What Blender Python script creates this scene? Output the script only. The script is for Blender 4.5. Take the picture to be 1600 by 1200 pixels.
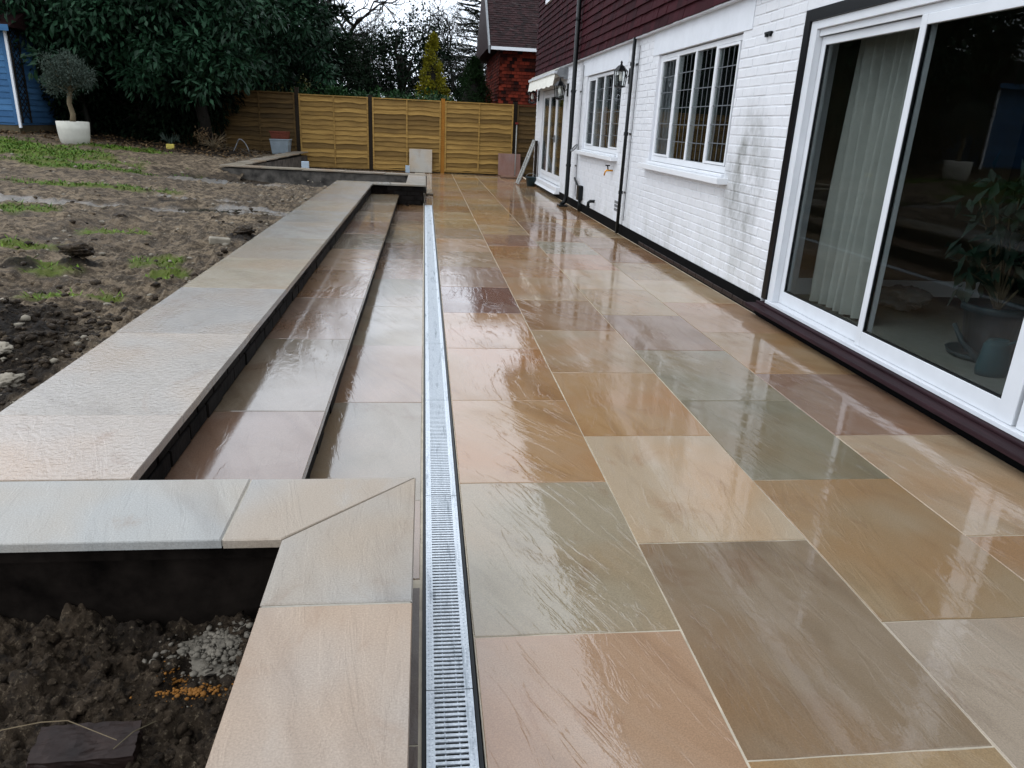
import bpy, bmesh, math, random
import numpy as np
from mathutils import Matrix, Vector, noise as mnoise
for o in list(bpy.data.objects): bpy.data.objects.remove(o)
S = bpy.context.scene
COL = S.collection
R = math.radians

# ------------------------------------------------------------------ camera
cam_d = bpy.data.cameras.new('camera')
cam = bpy.data.objects.new('camera', cam_d); COL.objects.link(cam)
cx = (0.99278189, -0.11129593, 0.04469161)
cd = (0.00468119, -0.33639271, -0.94171016)
cf = (0.11984244, 0.935122, -0.33344359)
cam.matrix_world = Matrix(((cx[0], -cd[0], -cf[0], 0), (cx[1], -cd[1], -cf[1], 0), (cx[2], -cd[2], -cf[2], 1.3307), (0, 0, 0, 1)))
cam_d.sensor_width = 36; cam_d.lens = 36*1146.486/1600
cam_d.clip_start = .05; cam_d.clip_end = 1500
S.camera = cam
S.render.resolution_x = 1024; S.render.resolution_y = 768

# ------------------------------------------------------------------ world: overcast daylight
SUN_EL, SUN_AZ = R(50), R(252)
W = bpy.data.worlds.new('World'); S.world = W; W.use_nodes = True
wn = W.node_tree.nodes; wl = W.node_tree.links; wn.clear()
sky = wn.new('ShaderNodeTexSky'); sky.sky_type = 'NISHITA'; sky.sun_disc = False
sky.sun_elevation = SUN_EL; sky.sun_rotation = SUN_AZ; sky.dust_density = 4; sky.air_density = 1.4
hs = wn.new('ShaderNodeHueSaturation'); hs.inputs['Saturation'].default_value = .2
wl.new(sky.outputs[0], hs.inputs['Color'])
tc = wn.new('ShaderNodeTexCoord'); nz = wn.new('ShaderNodeTexNoise')
nz.inputs['Scale'].default_value = 2.2; nz.inputs['Detail'].default_value = 6; nz.inputs['Roughness'].default_value = .55
wl.new(tc.outputs['Generated'], nz.inputs['Vector'])
cr = wn.new('ShaderNodeValToRGB'); cr.color_ramp.elements[0].position = .3; cr.color_ramp.elements[1].position = .72
cr.color_ramp.elements[0].color = (15.4, 17.0, 19.2, 1); cr.color_ramp.elements[1].color = (18.6, 20.2, 22.4, 1)
wl.new(nz.outputs['Fac'], cr.inputs[0])
mx = wn.new('ShaderNodeMix'); mx.data_type = 'RGBA'; mx.inputs[0].default_value = .85
wl.new(hs.outputs[0], mx.inputs[6]); wl.new(cr.outputs[0], mx.inputs[7])
bg = wn.new('ShaderNodeBackground'); bg.inputs[1].default_value = .1
wl.new(mx.outputs[2], bg.inputs[0])
wo = wn.new('ShaderNodeOutputWorld'); wl.new(bg.outputs[0], wo.inputs[0])
# veiled sun, very soft
sd = bpy.data.lights.new('sun', 'SUN'); sd.energy = .5; sd.angle = R(25); sd.color = (1, .97, .93)
so = bpy.data.objects.new('sun', sd); COL.objects.link(so)
sdir = Vector((math.sin(SUN_AZ)*math.cos(SUN_EL), math.cos(SUN_AZ)*math.cos(SUN_EL), math.sin(SUN_EL)))
so.rotation_euler = (-sdir).to_track_quat('-Z', 'Y').to_euler(); so.location = (-8, -4, 20)
S.view_settings.view_transform = 'Standard'; S.view_settings.look = 'None'
S.view_settings.exposure = 0.11; S.view_settings.gamma = 1; S.view_settings.use_curve_mapping = False
S.render.engine = 'CYCLES'
S.cycles.max_bounces = 5; S.cycles.diffuse_bounces = 2; S.cycles.glossy_bounces = 3; S.cycles.transparent_max_bounces = 12

# ------------------------------------------------------------------ helpers
rnd = random.Random(11)
def lin(c):
    return tuple(((x/255)/12.92 if x/255 <= .04045 else ((x/255+.055)/1.055)**2.4) for x in c)
def rgba(c): return (*lin(c), 1)

class NT:
    """small node-tree helper"""
    def __init__(s, name, rough=.6):
        s.m = bpy.data.materials.new(name); s.m.use_nodes = True
        s.t = s.m.node_tree; s.b = s.t.nodes['Principled BSDF']
        s.b.inputs['Roughness'].default_value = rough
    def n(s, t, **k):
        q = s.t.nodes.new(t)
        for a, b in k.items(): setattr(q, a, b)
        return q
    def put(s, sock, v):
        if isinstance(v, bpy.types.NodeSocket): s.t.links.new(v, sock)
        elif v is not None: sock.default_value = v
    def set(s, **k):
        for a, v in k.items(): s.put(s.b.inputs[a.replace('_', ' ')], v)
        return s
    def pos(s): return s.n('ShaderNodeNewGeometry').outputs['Position']
    def map(s, vec, scale=(1, 1, 1), rot=(0, 0, 0), loc=(0, 0, 0)):
        q = s.n('ShaderNodeMapping'); s.put(q.inputs[0], vec)
        q.inputs['Scale'].default_value = scale; q.inputs['Rotation'].default_value = rot; q.inputs['Location'].default_value = loc
        return q.outputs[0]
    def noise(s, vec, scale, detail=4, rough=.55, dist=0):
        q = s.n('ShaderNodeTexNoise'); s.put(q.inputs['Vector'], vec)
        q.inputs['Scale'].default_value = scale; q.inputs['Detail'].default_value = detail
        q.inputs['Roughness'].default_value = rough; q.inputs['Distortion'].default_value = dist
        return q.outputs['Fac']
    def ramp(s, fac, *stops):
        q = s.n('ShaderNodeValToRGB'); e = q.color_ramp.elements
        while len(e) < len(stops): e.new(.5)
        for i, (p, c) in enumerate(stops):
            e[i].position = p; e[i].color = c if not isinstance(c, (int, float)) else (c, c, c, 1)
        s.put(q.inputs[0], fac); return q.outputs[0]
    def mix(s, fac, a, b, mode='MIX'):
        q = s.n('ShaderNodeMix', data_type='RGBA', blend_type=mode)
        s.put(q.inputs[0], fac); s.put(q.inputs[6], a); s.put(q.inputs[7], b); return q.outputs[2]
    def math(s, op, a, b=0.0):
        q = s.n('ShaderNodeMath', operation=op); s.put(q.inputs[0], a); s.put(q.inputs[1], b); return q.outputs[0]
    def bump(s, h, strength, dist=.01, normal=None):
        q = s.n('ShaderNodeBump'); q.inputs['Strength'].default_value = strength; q.inputs['Distance'].default_value = dist
        s.put(q.inputs['Height'], h); s.put(q.inputs['Normal'], normal); return q.outputs[0]
    def oinfo(s): return s.n('ShaderNodeObjectInfo')
    def attr(s, name): return s.n('ShaderNodeAttribute', attribute_name=name).outputs['Fac']
    def attrc(s, name): return s.n('ShaderNodeAttribute', attribute_name=name).outputs['Color']

def plain(name, c, rough=.5, var=.12, scale=6, metal=0, spec=.2, bump=0, bscale=60):
    m = NT(name, rough); p = m.pos()
    f = m.noise(p, scale, 5, .6)
    a = tuple(x*(1-var) for x in lin(c))+(1,); b = tuple(min(1, x*(1+var)) for x in lin(c))+(1,)
    m.set(Base_Color=m.ramp(f, (.3, a), (.7, b)), Metallic=metal, Specular_IOR_Level=spec)
    if bump: m.set(Normal=m.bump(m.noise(p, bscale, 4), bump, .004))
    return m.m

def stone(name, wet, riven=1.0, grainy=.1, k=.8, cr=(.02, .07), gs=70, fb=.16, ior=1.8, warm=1.0):
    """sandstone paving: the slab's own colour comes from the object, soft diagonal veins, a water film on top"""
    m = NT(name, .55); oi = m.oinfo()
    off = m.n('ShaderNodeVectorMath', operation='SCALE'); off.inputs[0].default_value = (37.1, 53.7, 11.3)
    m.put(off.inputs['Scale'], oi.outputs['Random'])
    ad = m.n('ShaderNodeVectorMath', operation='ADD'); m.put(ad.inputs[0], m.pos()); m.put(ad.inputs[1], off.outputs[0])
    p = ad.outputs[0]
    vr = m.n('ShaderNodeVectorRotate', rotation_type='Z_AXIS'); m.put(vr.inputs['Vector'], p)
    m.put(vr.inputs['Angle'], m.math('ADD', m.math('MULTIPLY', m.math('FRACT', m.math('MULTIPLY', oi.outputs['Random'], 7.3)), .75), -.85))
    pr = vr.outputs[0]
    vein = m.noise(m.map(pr, (5.5, 1.1, 1)), 1.0, 5, .6, .7)
    big = m.noise(p, 1.7, 2, .5)
    fine = m.noise(p, 240, 2, .6)
    base = m.mix(1, oi.outputs['Color'], (k*(1+.06*warm), k, k*(1-.12*warm), 1), 'MULTIPLY')
    dark = m.mix(1, base, (.66, .62, .60, 1), 'MULTIPLY'); light = m.mix(.22, base, (.50, .43, .35, 1)); rust = m.mix(1, base, (1.06, .88, .70, 1), 'MULTIPLY')
    c = m.mix(m.ramp(vein, (.45, 0), (.72, .8)), base, light)
    c = m.mix(m.ramp(vein, (.28, .6), (.46, 0)), c, dark)
    c = m.mix(m.ramp(big, (.46, 0), (.66, .85)), c, rust)
    stain = m.noise(m.map(p, (3.2, 2.0, 1)), 1.3, 5, .65, .8)
    c = m.mix(m.ramp(stain, (.56, 0), (.72, .55)), c, m.mix(1, base, (.74, .55, .42, 1), 'MULTIPLY'))
    c = m.mix(m.ramp(stain, (.28, .5), (.42, 0)), c, light)
    c = m.mix(.55, c, m.mix(1, c, m.ramp(fine, (.28, .5), (.72, 1.0)), 'MULTIPLY'))
    streak = m.noise(m.map(m.map(pr, (1, 1, 1), (0, 0, R(14))), (14, 2.4, 1)), 1.0, 5, .62, .6)
    ridge = m.ramp(streak, (.40, 0), (.5, .12), (.545, .8), (.60, 1))
    gran = m.noise(p, gs, 3, .6)
    h = m.math('ADD', ridge, m.math('MULTIPLY', gran, .5))
    wetmap = m.ramp(big, (.3, .7), (.55, 1))
    film = m.bump(m.math('ADD', m.math('MULTIPLY', m.math('MULTIPLY', ridge, m.ramp(stain, (.38, .15), (.6, 1))), riven), m.math('MULTIPLY', gran, grainy*4)), fb, .003)
    m.set(Base_Color=c, Normal=m.bump(h, .28, .003), Specular_IOR_Level=.08, Coat_IOR=ior,
          Coat_Weight=m.math('MULTIPLY', wetmap, wet), Coat_Roughness=m.ramp(stain, (.35, cr[0]), (.68, cr[1])), Coat_Normal=film)
    return m.m

M = {}
M['stone_wet'] = stone('wet_sandstone', 1.0, 1.5, .06, .66, (.015, .05), warm=.6)
M['stone_step'] = stone('wet_step_sandstone', 1.0, 1.3, .14, .46, (.02, .06), ior=2.0, warm=.8)
M['stone_landing'] = stone('wet_riven_sandstone', 1.0, 1.0, 1.2, .64, (.06, .16), 60, .32, warm=.4)
M['stone_damp'] = stone('damp_sandstone', .2, .7, .5, .76, (.1, .35), warm=0.0)
M['grout'] = plain('pale_grout', (178, 167, 148), .75, .2, 14, bump=.3)
M['concrete'] = plain('dark_wet_concrete', (24, 20, 17), .9, .7, 9, spec=.03, bump=.8, bscale=30)
M['black_plastic'] = plain('black_plastic', (16, 19, 20), .35, .2)
M['black_paint'] = plain('black_gloss_paint', (15, 15, 17), .28, .2)
M['pitch'] = plain('black_bitumen_paint', (8, 8, 9), .8, .3, 8, spec=.06, bump=.3)
M['upvc'] = plain('white_upvc', (220, 222, 225), .28, .03, 3)
M['alu'] = plain('white_coated_aluminium', (208, 211, 215), .3, .05, 5)
M['tin_grey'] = plain('dull_grey_metal', (120, 122, 124), .45, .2, 12)
M['lead'] = plain('lead_strip', (96, 100, 104), .5, .1)

def galv():
    m = NT('galvanised_steel', .3); p = m.pos()
    v = m.n('ShaderNodeTexVoronoi'); m.put(v.inputs['Vector'], p); v.inputs['Scale'].default_value = 130
    st = m.noise(m.map(p, (30, 3, 1)), 1, 4, .7)
    c = m.mix(m.ramp(v.outputs['Distance'], (.1, 0), (.6, .5)), rgba((222, 227, 231)), rgba((168, 177, 185)))
    c = m.mix(m.ramp(st, (.56, 0), (.7, .65)), c, rgba((92, 106, 116)))
    m.set(Base_Color=c, Metallic=.3, Roughness=m.ramp(st, (.3, .28), (.7, .55))); return m.m
M['galv'] = galv()

def painted_brick():
    m = NT('white_masonry_paint', .6); p = m.pos()
    n1 = m.noise(p, 9, 5, .65); n2 = m.noise(p, 70, 4, .6); n3 = m.noise(m.map(p, (1, 1.6, .9)), 1.9, 6, .7)
    c = m.mix(m.ramp(n1, (.35, 0), (.75, .5)), rgba((216, 217, 220)), rgba((198, 200, 204)))
    # grey-green rain staining beside the sliding door and low on the wall
    sx = m.n('ShaderNodeSeparateXYZ'); m.put(sx.inputs[0], p)
    dy = m.math('DIVIDE', m.math('SUBTRACT', sx.outputs['Y'], 6.02), .5); dz = m.math('DIVIDE', m.math('SUBTRACT', sx.outputs['Z'], .95), .75)
    d = m.math('SUBTRACT', 1.0, m.math('ADD', m.math('MULTIPLY', dy, dy), m.math('MULTIPLY', dz, dz)))
    st = m.math('MULTIPLY', m.ramp(d, (.0, 0), (.8, 1)), m.ramp(n3, (.38, 0), (.66, 1)))
    c = m.mix(m.math('MULTIPLY', st, .85), c, rgba((104, 105, 98)))
    low = m.ramp(sx.outputs['Z'], (.1, .55), (.75, 0))
    c = m.mix(m.math('MULTIPLY', low, m.ramp(n3, (.42, 0), (.68, .95))), c, rgba((150, 150, 140)))
    c = m.mix(m.ramp(m.noise(p, 24, 5, .7), (.66, 0), (.76, .4)), c, rgba((168, 168, 162)))
    m.set(Base_Color=c, Normal=m.bump(m.math('ADD', n2, m.math('MULTIPLY', n1, 1.2)), .35, .004)); return m.m
M['paint'] = painted_brick()
M['render'] = plain('smooth_white_render', (212, 215, 220), .6, .06, 5, bump=.25, bscale=25)

def tilemat(name, a, b, c3, rough=.5):
    m = NT(name, rough); oi = m.oinfo(); p = m.pos()
    cell = m.attrc('tone') ; t = m.attr('tone')
    n1 = m.noise(p, 5, 5, .65); n2 = m.noise(p, 50, 4, .6)
    c = m.mix(m.ramp(m.math('ADD', m.math('MULTIPLY', t, .6), m.math('MULTIPLY', n1, .4)), (.25, 0), (.75, 1)), rgba(a), rgba(b))
    c = m.mix(m.ramp(m.noise(p, 3.1, 6, .7), (.6, 0), (.74, .55)), c, rgba(c3))
    m.set(Base_Color=c, Normal=m.bump(n2, .4, .003), Specular_IOR_Level=.08); return m.m
M['tile'] = tilemat('plum_clay_tile', (36, 12, 17), (56, 21, 27), (78, 36, 35), .8)
M['red_tile'] = tilemat('red_clay_tile', (26, 12, 10), (104, 40, 27), (24, 13, 12), .85)
M['roof_tile'] = tilemat('dark_roof_tile', (28, 18, 18), (46, 28, 28), (96, 88, 84), .65)

def woodmat(name, c1, c2, dirt, scale=(3, 40, 40), rough=.65):
    m = NT(name, rough); oi = m.oinfo(); p = m.pos()
    r = m.math('MULTIPLY', oi.outputs['Random'], 40.0)
    ad = m.n('ShaderNodeVectorMath', operation='ADD'); m.put(ad.inputs[0], p)
    cb = m.n('ShaderNodeCombineXYZ'); m.put(cb.inputs[0], r); m.put(cb.inputs[2], r); m.put(ad.inputs[1], cb.outputs[0])
    g = m.noise(m.map(ad.outputs[0], scale), 1, 5, .6, .8)
    big = m.noise(ad.outputs[0], 1.3, 4, .6)
    c = m.mix(m.ramp(g, (.3, 0), (.7, 1)), rgba(c1), rgba(c2))
    c = m.mix(m.ramp(m.math('ADD', m.math('MULTIPLY', oi.outputs['Random'], .5), m.math('MULTIPLY', big, .6)), (.36, 0), (.8, .8)), c, rgba(dirt))
    m.set(Base_Color=c, Normal=m.bump(g, .35, .004), Specular_IOR_Level=.1); return m.m
M['fence'] = woodmat('golden_treated_timber', (172, 138, 78), (132, 102, 54), (84, 64, 36))
M['fence_dark'] = woodmat('shade_toned_timber', (98, 76, 44), (70, 54, 32), (48, 38, 24))  # left panels' tree shade put into the colour of the golden timber
M['post_light'] = woodmat('amber_post_timber', (170, 116, 48), (138, 92, 36), (104, 70, 30), (40, 40, 3))
M['post_dark'] = woodmat('dark_post_timber', (44, 36, 27), (30, 25, 20), (24, 20, 16), (40, 40, 3))
M['blue'] = woodmat('blue_painted_board', (80, 122, 160), (62, 102, 142), (48, 82, 118), (3, 30, 30))
M['sill_brown'] = woodmat('dark_brown_sill', (56, 36, 40), (38, 26, 30), (24, 16, 18), (40, 3, 40), .6)
M['bark'] = woodmat('tree_bark', (62, 55, 46), (40, 36, 30), (52, 56, 40), (9, 9, 2))
M['bark_pale'] = woodmat('olive_bark', (120, 106, 84), (92, 80, 62), (80, 74, 58), (9, 9, 3))
M['bark_dark'] = woodmat('dark_bark', (38, 34, 30), (24, 22, 20), (30, 32, 24), (9, 9, 2))

def leafmat(name, c1, c2, rough=.45, spec=.4, trans=.12):
    m = NT(name, rough); p = m.pos()
    t = m.attr('tone')
    c = m.mix(m.math('ADD', m.math('MULTIPLY', t, .8), m.math('MULTIPLY', m.noise(p, 1.2, 3), .2)), rgba(c1), rgba(c2))
    m.set(Base_Color=c, Specular_IOR_Level=spec); return m.m
M['laurel'] = leafmat('laurel_leaf', (6, 15, 9), (40, 72, 49), .5, .12)
M['laurel_dk'] = leafmat('dark_evergreen_leaf', (7, 13, 8), (22, 36, 22), .7, .03)
M['olive'] = leafmat('olive_leaf', (32, 40, 34), (78, 90, 80), .6, .1)
M['gold'] = leafmat('golden_conifer_leaf', (34, 42, 8), (142, 134, 30), .7, .1)
M['conifer'] = leafmat('dark_conifer_leaf', (12, 26, 10), (28, 50, 20), .7, .08)
M['hedge'] = leafmat('hedge_leaf', (14, 32, 15), (44, 76, 40), .5, .12)
M['yellowish'] = leafmat('yellow_green_leaf', (56, 60, 18), (112, 108, 36), .5)
M['grass'] = leafmat('grass_blade', (44, 76, 16), (104, 132, 36), .6, .2)
M['houseplant'] = leafmat('houseplant_leaf', (12, 28, 20), (30, 56, 40), .5, .25)
M['litter'] = leafmat('dead_leaf', (52, 38, 24), (110, 88, 60), .7, .2)

def groundmat():
    m = NT('muddy_lawn', .8); p = m.pos()
    n1 = m.noise(p, 1.6, 6, .65); n2 = m.noise(p, 11, 6, .7); n3 = m.noise(p, 75, 5, .7)
    c = m.mix(m.ramp(n1, (.35, 0), (.65, 1)), rgba((86, 73, 58)), rgba((124, 109, 90)))
    c = m.mix(m.ramp(n2, (.44, .9), (.57, 0)), c, rgba((50, 42, 33)))
    c = m.mix(m.ramp(n3, (.56, 0), (.7, .6)), c, rgba((164, 152, 132)))
    c = m.mix(m.ramp(n3, (.3, .7), (.44, 0)), c, rgba((46, 38, 30)))
    g = m.attr('grass')
    c = m.mix(m.math('MULTIPLY', g, m.ramp(n2, (.3, 1), (.75, .6))), c, m.mix(n3, rgba((48, 66, 16)), rgba((98, 108, 38))))
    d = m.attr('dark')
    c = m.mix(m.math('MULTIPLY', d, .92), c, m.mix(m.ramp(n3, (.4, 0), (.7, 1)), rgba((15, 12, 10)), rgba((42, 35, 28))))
    w = m.attr('wet'); c = m.mix(m.math('MULTIPLY', w, .45), c, rgba((104, 98, 90)))  # wet mud; the greyer colour stands in for reflected sky
    m.set(Base_Color=c, Normal=m.bump(m.math('ADD', m.math('MULTIPLY', n2, .6), m.math('MULTIPLY', n3, .5)), .9, .02),
          Roughness=m.mix(w, m.ramp(n1, (.3, .6), (.6, .9)), (.32, .32, .32, 1)), Specular_IOR_Level=m.math('ADD', m.math('MULTIPLY', w, .4), .1)); return m.m
M['ground'] = groundmat()
def soilmat():
    m = NT('dark_wet_soil', .7); p = m.pos()
    n1 = m.noise(p, 6, 6, .65); n3 = m.noise(p, 90, 5, .75); n4 = m.noise(p, 26, 5, .7)
    c = m.mix(m.ramp(n1, (.35, 0), (.65, 1)), rgba((36, 29, 22)), rgba((66, 55, 43)))
    c = m.mix(m.ramp(n3, (.55, 0), (.68, .7)), c, rgba((128, 114, 94)))
    c = m.mix(m.ramp(n4, (.34, .9), (.5, 0)), c, rgba((22, 18, 15)))
    m.set(Base_Color=c, Normal=m.bump(m.math('ADD', n3, n4), .9, .012), Specular_IOR_Level=.12, Roughness=m.ramp(n4, (.3, .4), (.6, .8))); return m.m
M['soil'] = soilmat()
M['mortar_lump'] = plain('grey_mortar', (100, 94, 84), .8, .35, 30, bump=.9, bscale=70)
M['clay'] = plain('orange_clay', (116, 76, 28), .7, .4, 20, bump=.8, bscale=50)
M['stone_pale'] = plain('pale_rubble', (128, 120, 106), .75, .3, 10, bump=.8, bscale=40)
M['brick_dark'] = plain('dark_wet_brick', (40, 29, 25), .55, .5, 12, bump=.6, bscale=40)
M['riser'] = plain('wet_slate_brick', (26, 23, 21), .6, .8, 5, spec=.06, bump=.7, bscale=30)
M['blockwall'] = plain('mottled_block_wall', (72, 68, 63), .7, .7, 7, bump=.8, bscale=22)
M['pot'] = plain('pale_fibre_clay', (186, 183, 172), .7, .1, 7, bump=.2)
M['terracotta'] = plain('terracotta', (98, 50, 36), .7, .2, 10)
M['crate'] = plain('grey_translucent_plastic', (128, 138, 144), .35, .15, 5)
M['paleblue'] = plain('pale_blue_plastic', (160, 176, 188), .4, .1, 5)
M['yellow'] = plain('yellow_block', (188, 172, 84), .6, .15, 12)
M['ladder'] = plain('weathered_aluminium', (150, 150, 146), .5, .2, 15)
M['cream'] = plain('cream_render', (176, 150, 98), .8, .15, 8)
M['awning'] = plain('cream_awning_fabric', (222, 220, 210), .7, .08, 14)
M['brass'] = plain('brass', (196, 138, 52), .3, .15, 20, metal=.8)
M['carpet'] = plain('grey_carpet', (126, 127, 120), .95, .1, 20, bump=.4, bscale=300)
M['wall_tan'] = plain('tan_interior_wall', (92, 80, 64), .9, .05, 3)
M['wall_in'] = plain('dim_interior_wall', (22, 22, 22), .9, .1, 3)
M['curtain'] = plain('cream_curtain', (182, 182, 176), .85, .06, 12)
M['teal_pot'] = plain('dark_teal_plastic', (42, 58, 62), .35, .1, 5)
M['turquoise'] = plain('turquoise_plastic', (6, 62, 68), .35, .06, 5)
M['sack'] = plain('white_polythene', (110, 112, 112), .35, .1, 14, bump=.8, bscale=18)
M['bulb'] = plain('frosted_bulb', (226, 224, 216), .3, .03, 4)
M['red'] = plain('red_plastic', (104, 34, 28), .4, .1, 6)
M['water'] = None
def watermat():
    m = NT('puddle_water', .03); p = m.pos()
    m.set(Base_Color=rgba((62, 58, 50)), Specular_IOR_Level=.8, Normal=m.bump(m.noise(p, 9, 3), .05, .01)); return m.m
M['water'] = watermat()
def glassmat(name, tint=(.93, .95, .94)):
    m = NT(name); t = m.t
    tr = m.n('ShaderNodeBsdfTransparent'); tr.inputs[0].default_value = (*tint, 1)
    gl = m.n('ShaderNodeBsdfGlossy'); gl.inputs['Roughness'].default_value = .01; gl.inputs[0].default_value = (1, 1, 1, 1)
    lw = m.n('ShaderNodeLayerWeight'); lw.inputs[0].default_value = .5
    fre = m.math('ADD', m.math('MULTIPLY', m.math('POWER', lw.outputs['Facing'], 5.0), .55), .02)
    ms = m.n('ShaderNodeMixShader'); m.put(ms.inputs[0], fre); m.put(ms.inputs[1], tr.outputs[0]); m.put(ms.inputs[2], gl.outputs[0])
    t.links.new(ms.outputs[0], t.nodes['Material Output'].inputs[0]); return m.m
M['glass'] = glassmat('window_glass', (.74, .765, .76)); M['lampglass'] = glassmat('lantern_glass')

def tag(o, label=None, cat=None, group=None, kind=None):
    if label: o['label'] = label
    if cat: o['category'] = cat
    if group: o['group'] = group
    if kind: o['kind'] = kind
    return o
def adopt(o, parent):
    if parent is not None:
        o.parent = parent
        o.matrix_parent_inverse = Matrix.Translation(-Vector(parent.get('_b', (0, 0, 0))))
def thing(name, label, cat, loc=(0, 0, 0), group=None):
    o = bpy.data.objects.new(name, None); COL.objects.link(o); o.location = loc; o['_b'] = tuple(loc)
    o.empty_display_size = .1
    return tag(o, label, cat, group)
def link(name, me, m, parent=None, loc=(0, 0, 0), rot=(0, 0, 0), scale=(1, 1, 1), color=None):
    o = bpy.data.objects.new(name, me); COL.objects.link(o)
    if m is not None and not me.materials: me.materials.append(m)
    o.location = loc; o.rotation_euler = rot; o.scale = scale
    if color: o.color = (*lin(color), 1)
    adopt(o, parent); return o

class MB:
    def __init__(s): s.v = []; s.f = []; s.t = []
    def add(s, vs, fs, tone=.5):
        b = len(s.v); s.v += [tuple(x) for x in vs]; s.f += [tuple(i+b for i in q) for q in fs]; s.t += [tone]*len(vs); return s
    def box(s, x0, y0, z0, x1, y1, z1, tone=.5):
        return s.add([(x0, y0, z0), (x1, y0, z0), (x1, y1, z0), (x0, y1, z0), (x0, y0, z1), (x1, y0, z1), (x1, y1, z1), (x0, y1, z1)],
                     [(0, 3, 2, 1), (4, 5, 6, 7), (0, 1, 5, 4), (1, 2, 6, 5), (2, 3, 7, 6), (3, 0, 4, 7)], tone)
    def prism(s, pts, z0, z1):
        n = len(pts)
        return s.add([(x, y, z0) for x, y in pts]+[(x, y, z1) for x, y in pts],
                     [tuple(range(n-1, -1, -1)), tuple(range(n, 2*n))]+[(i, (i+1) % n, n+(i+1) % n, n+i) for i in range(n)])
    def tube(s, pts, rad, n=8, cap=True, tone=.5):
        pts = [Vector(p) for p in pts]
        if not isinstance(rad, (list, tuple)): rad = [rad]*len(pts)
        b = len(s.v); up = Vector((0, 0, 1)); prev = None
        for i, p in enumerate(pts):
            d = (pts[min(i+1, len(pts)-1)]-pts[max(i-1, 0)]).normalized()
            a = prev - d*prev.dot(d) if prev is not None else d.orthogonal()
            if a.length < 1e-6: a = d.orthogonal()
            a.normalize(); prev = a; c = d.cross(a)
            for k in range(n):
                q = 2*math.pi*k/n; w = p+(a*math.cos(q)+c*math.sin(q))*rad[i]
                s.v.append((w.x, w.y, w.z)); s.t.append(tone)
        for i in range(len(pts)-1):
            for k in range(n):
                s.f.append((b+i*n+k, b+i*n+(k+1) % n, b+(i+1)*n+(k+1) % n, b+(i+1)*n+k))
        if cap:
            s.f.append(tuple(b+k for k in range(n-1, -1, -1))); e = b+(len(pts)-1)*n; s.f.append(tuple(e+k for k in range(n)))
        return s
    def lathe(s, prof, c, n=24, sx=1, sy=1):
        b = len(s.v)
        for r, z in prof:
            for k in range(n):
                q = 2*math.pi*k/n; s.v.append((c[0]+r*sx*math.cos(q), c[1]+r*sy*math.sin(q), c[2]+z)); s.t.append(.5)
        for i in range(len(prof)-1):
            for k in range(n): s.f.append((b+i*n+k, b+i*n+(k+1) % n, b+(i+1)*n+(k+1) % n, b+(i+1)*n+k))
        if prof[0][0] > 1e-5: s.f.append(tuple(b+k for k in range(n-1, -1, -1)))
        if prof[-1][0] > 1e-5: e = b+(len(prof)-1)*n; s.f.append(tuple(e+k for k in range(n)))
        return s
    def mesh(s, name, smooth=False):
        me = bpy.data.meshes.new(name); me.from_pydata(s.v, [], s.f)
        a = me.attributes.new('tone', 'FLOAT', 'POINT'); a.data.foreach_set('value', s.t)
        if smooth: me.polygons.foreach_set('use_smooth', [True]*len(me.polygons))
        me.update(); return me
    def build(s, name, m, parent=None, smooth=False, bevel=0, color=None):
        me = s.mesh(name, smooth)
        o = link(name, me, m, parent, color=color)
        if bevel:
            q = o.modifiers.new('bevel', 'BEVEL'); q.width = bevel; q.segments = 2; q.limit_method = 'ANGLE'
        return o

def np_mesh(name, V, F, tone=None, smooth=False):
    V = np.asarray(V, np.float32); F = np.asarray(F, np.int32); k = F.shape[1]
    me = bpy.data.meshes.new(name); me.vertices.add(len(V)); me.vertices.foreach_set('co', V.ravel())
    me.loops.add(F.size); me.loops.foreach_set('vertex_index', F.ravel())
    me.polygons.add(len(F)); me.polygons.foreach_set('loop_start', np.arange(0, F.size, k, dtype=np.int32))
    if smooth: me.polygons.foreach_set('use_smooth', np.ones(len(F), bool))
    me.update(calc_edges=True)
    if tone is not None:
        a = me.attributes.new('tone', 'FLOAT', 'POINT'); a.data.foreach_set('value', np.asarray(tone, np.float32))
    return me

def _hash(ix, iy, seed):
    h = (ix.astype(np.int64)*374761393+iy.astype(np.int64)*668265263+seed*1274126177) & 0xffffffff
    h = ((h ^ (h >> 13))*1274126177) & 0xffffffff
    return ((h ^ (h >> 16)) & 0xffff)/65535.0
def vnoise(x, y, seed=0):
    ix = np.floor(x); iy = np.floor(y); fx = x-ix; fy = y-iy; fx = fx*fx*(3-2*fx); fy = fy*fy*(3-2*fy)
    a = _hash(ix, iy, seed); b = _hash(ix+1, iy, seed); c = _hash(ix, iy+1, seed); d = _hash(ix+1, iy+1, seed)
    return (a*(1-fx)+b*fx)*(1-fy)+(c*(1-fx)+d*fx)*fy-.5
def fbm(x, y, sc, oct=4, seed=0, g=.5):
    r = 0; a = 1
    for i in range(oct): r = r+a*vnoise(x*sc+i*17.3, y*sc-i*9.1, seed+i); sc *= 2.03; a *= g
    return r

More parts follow.
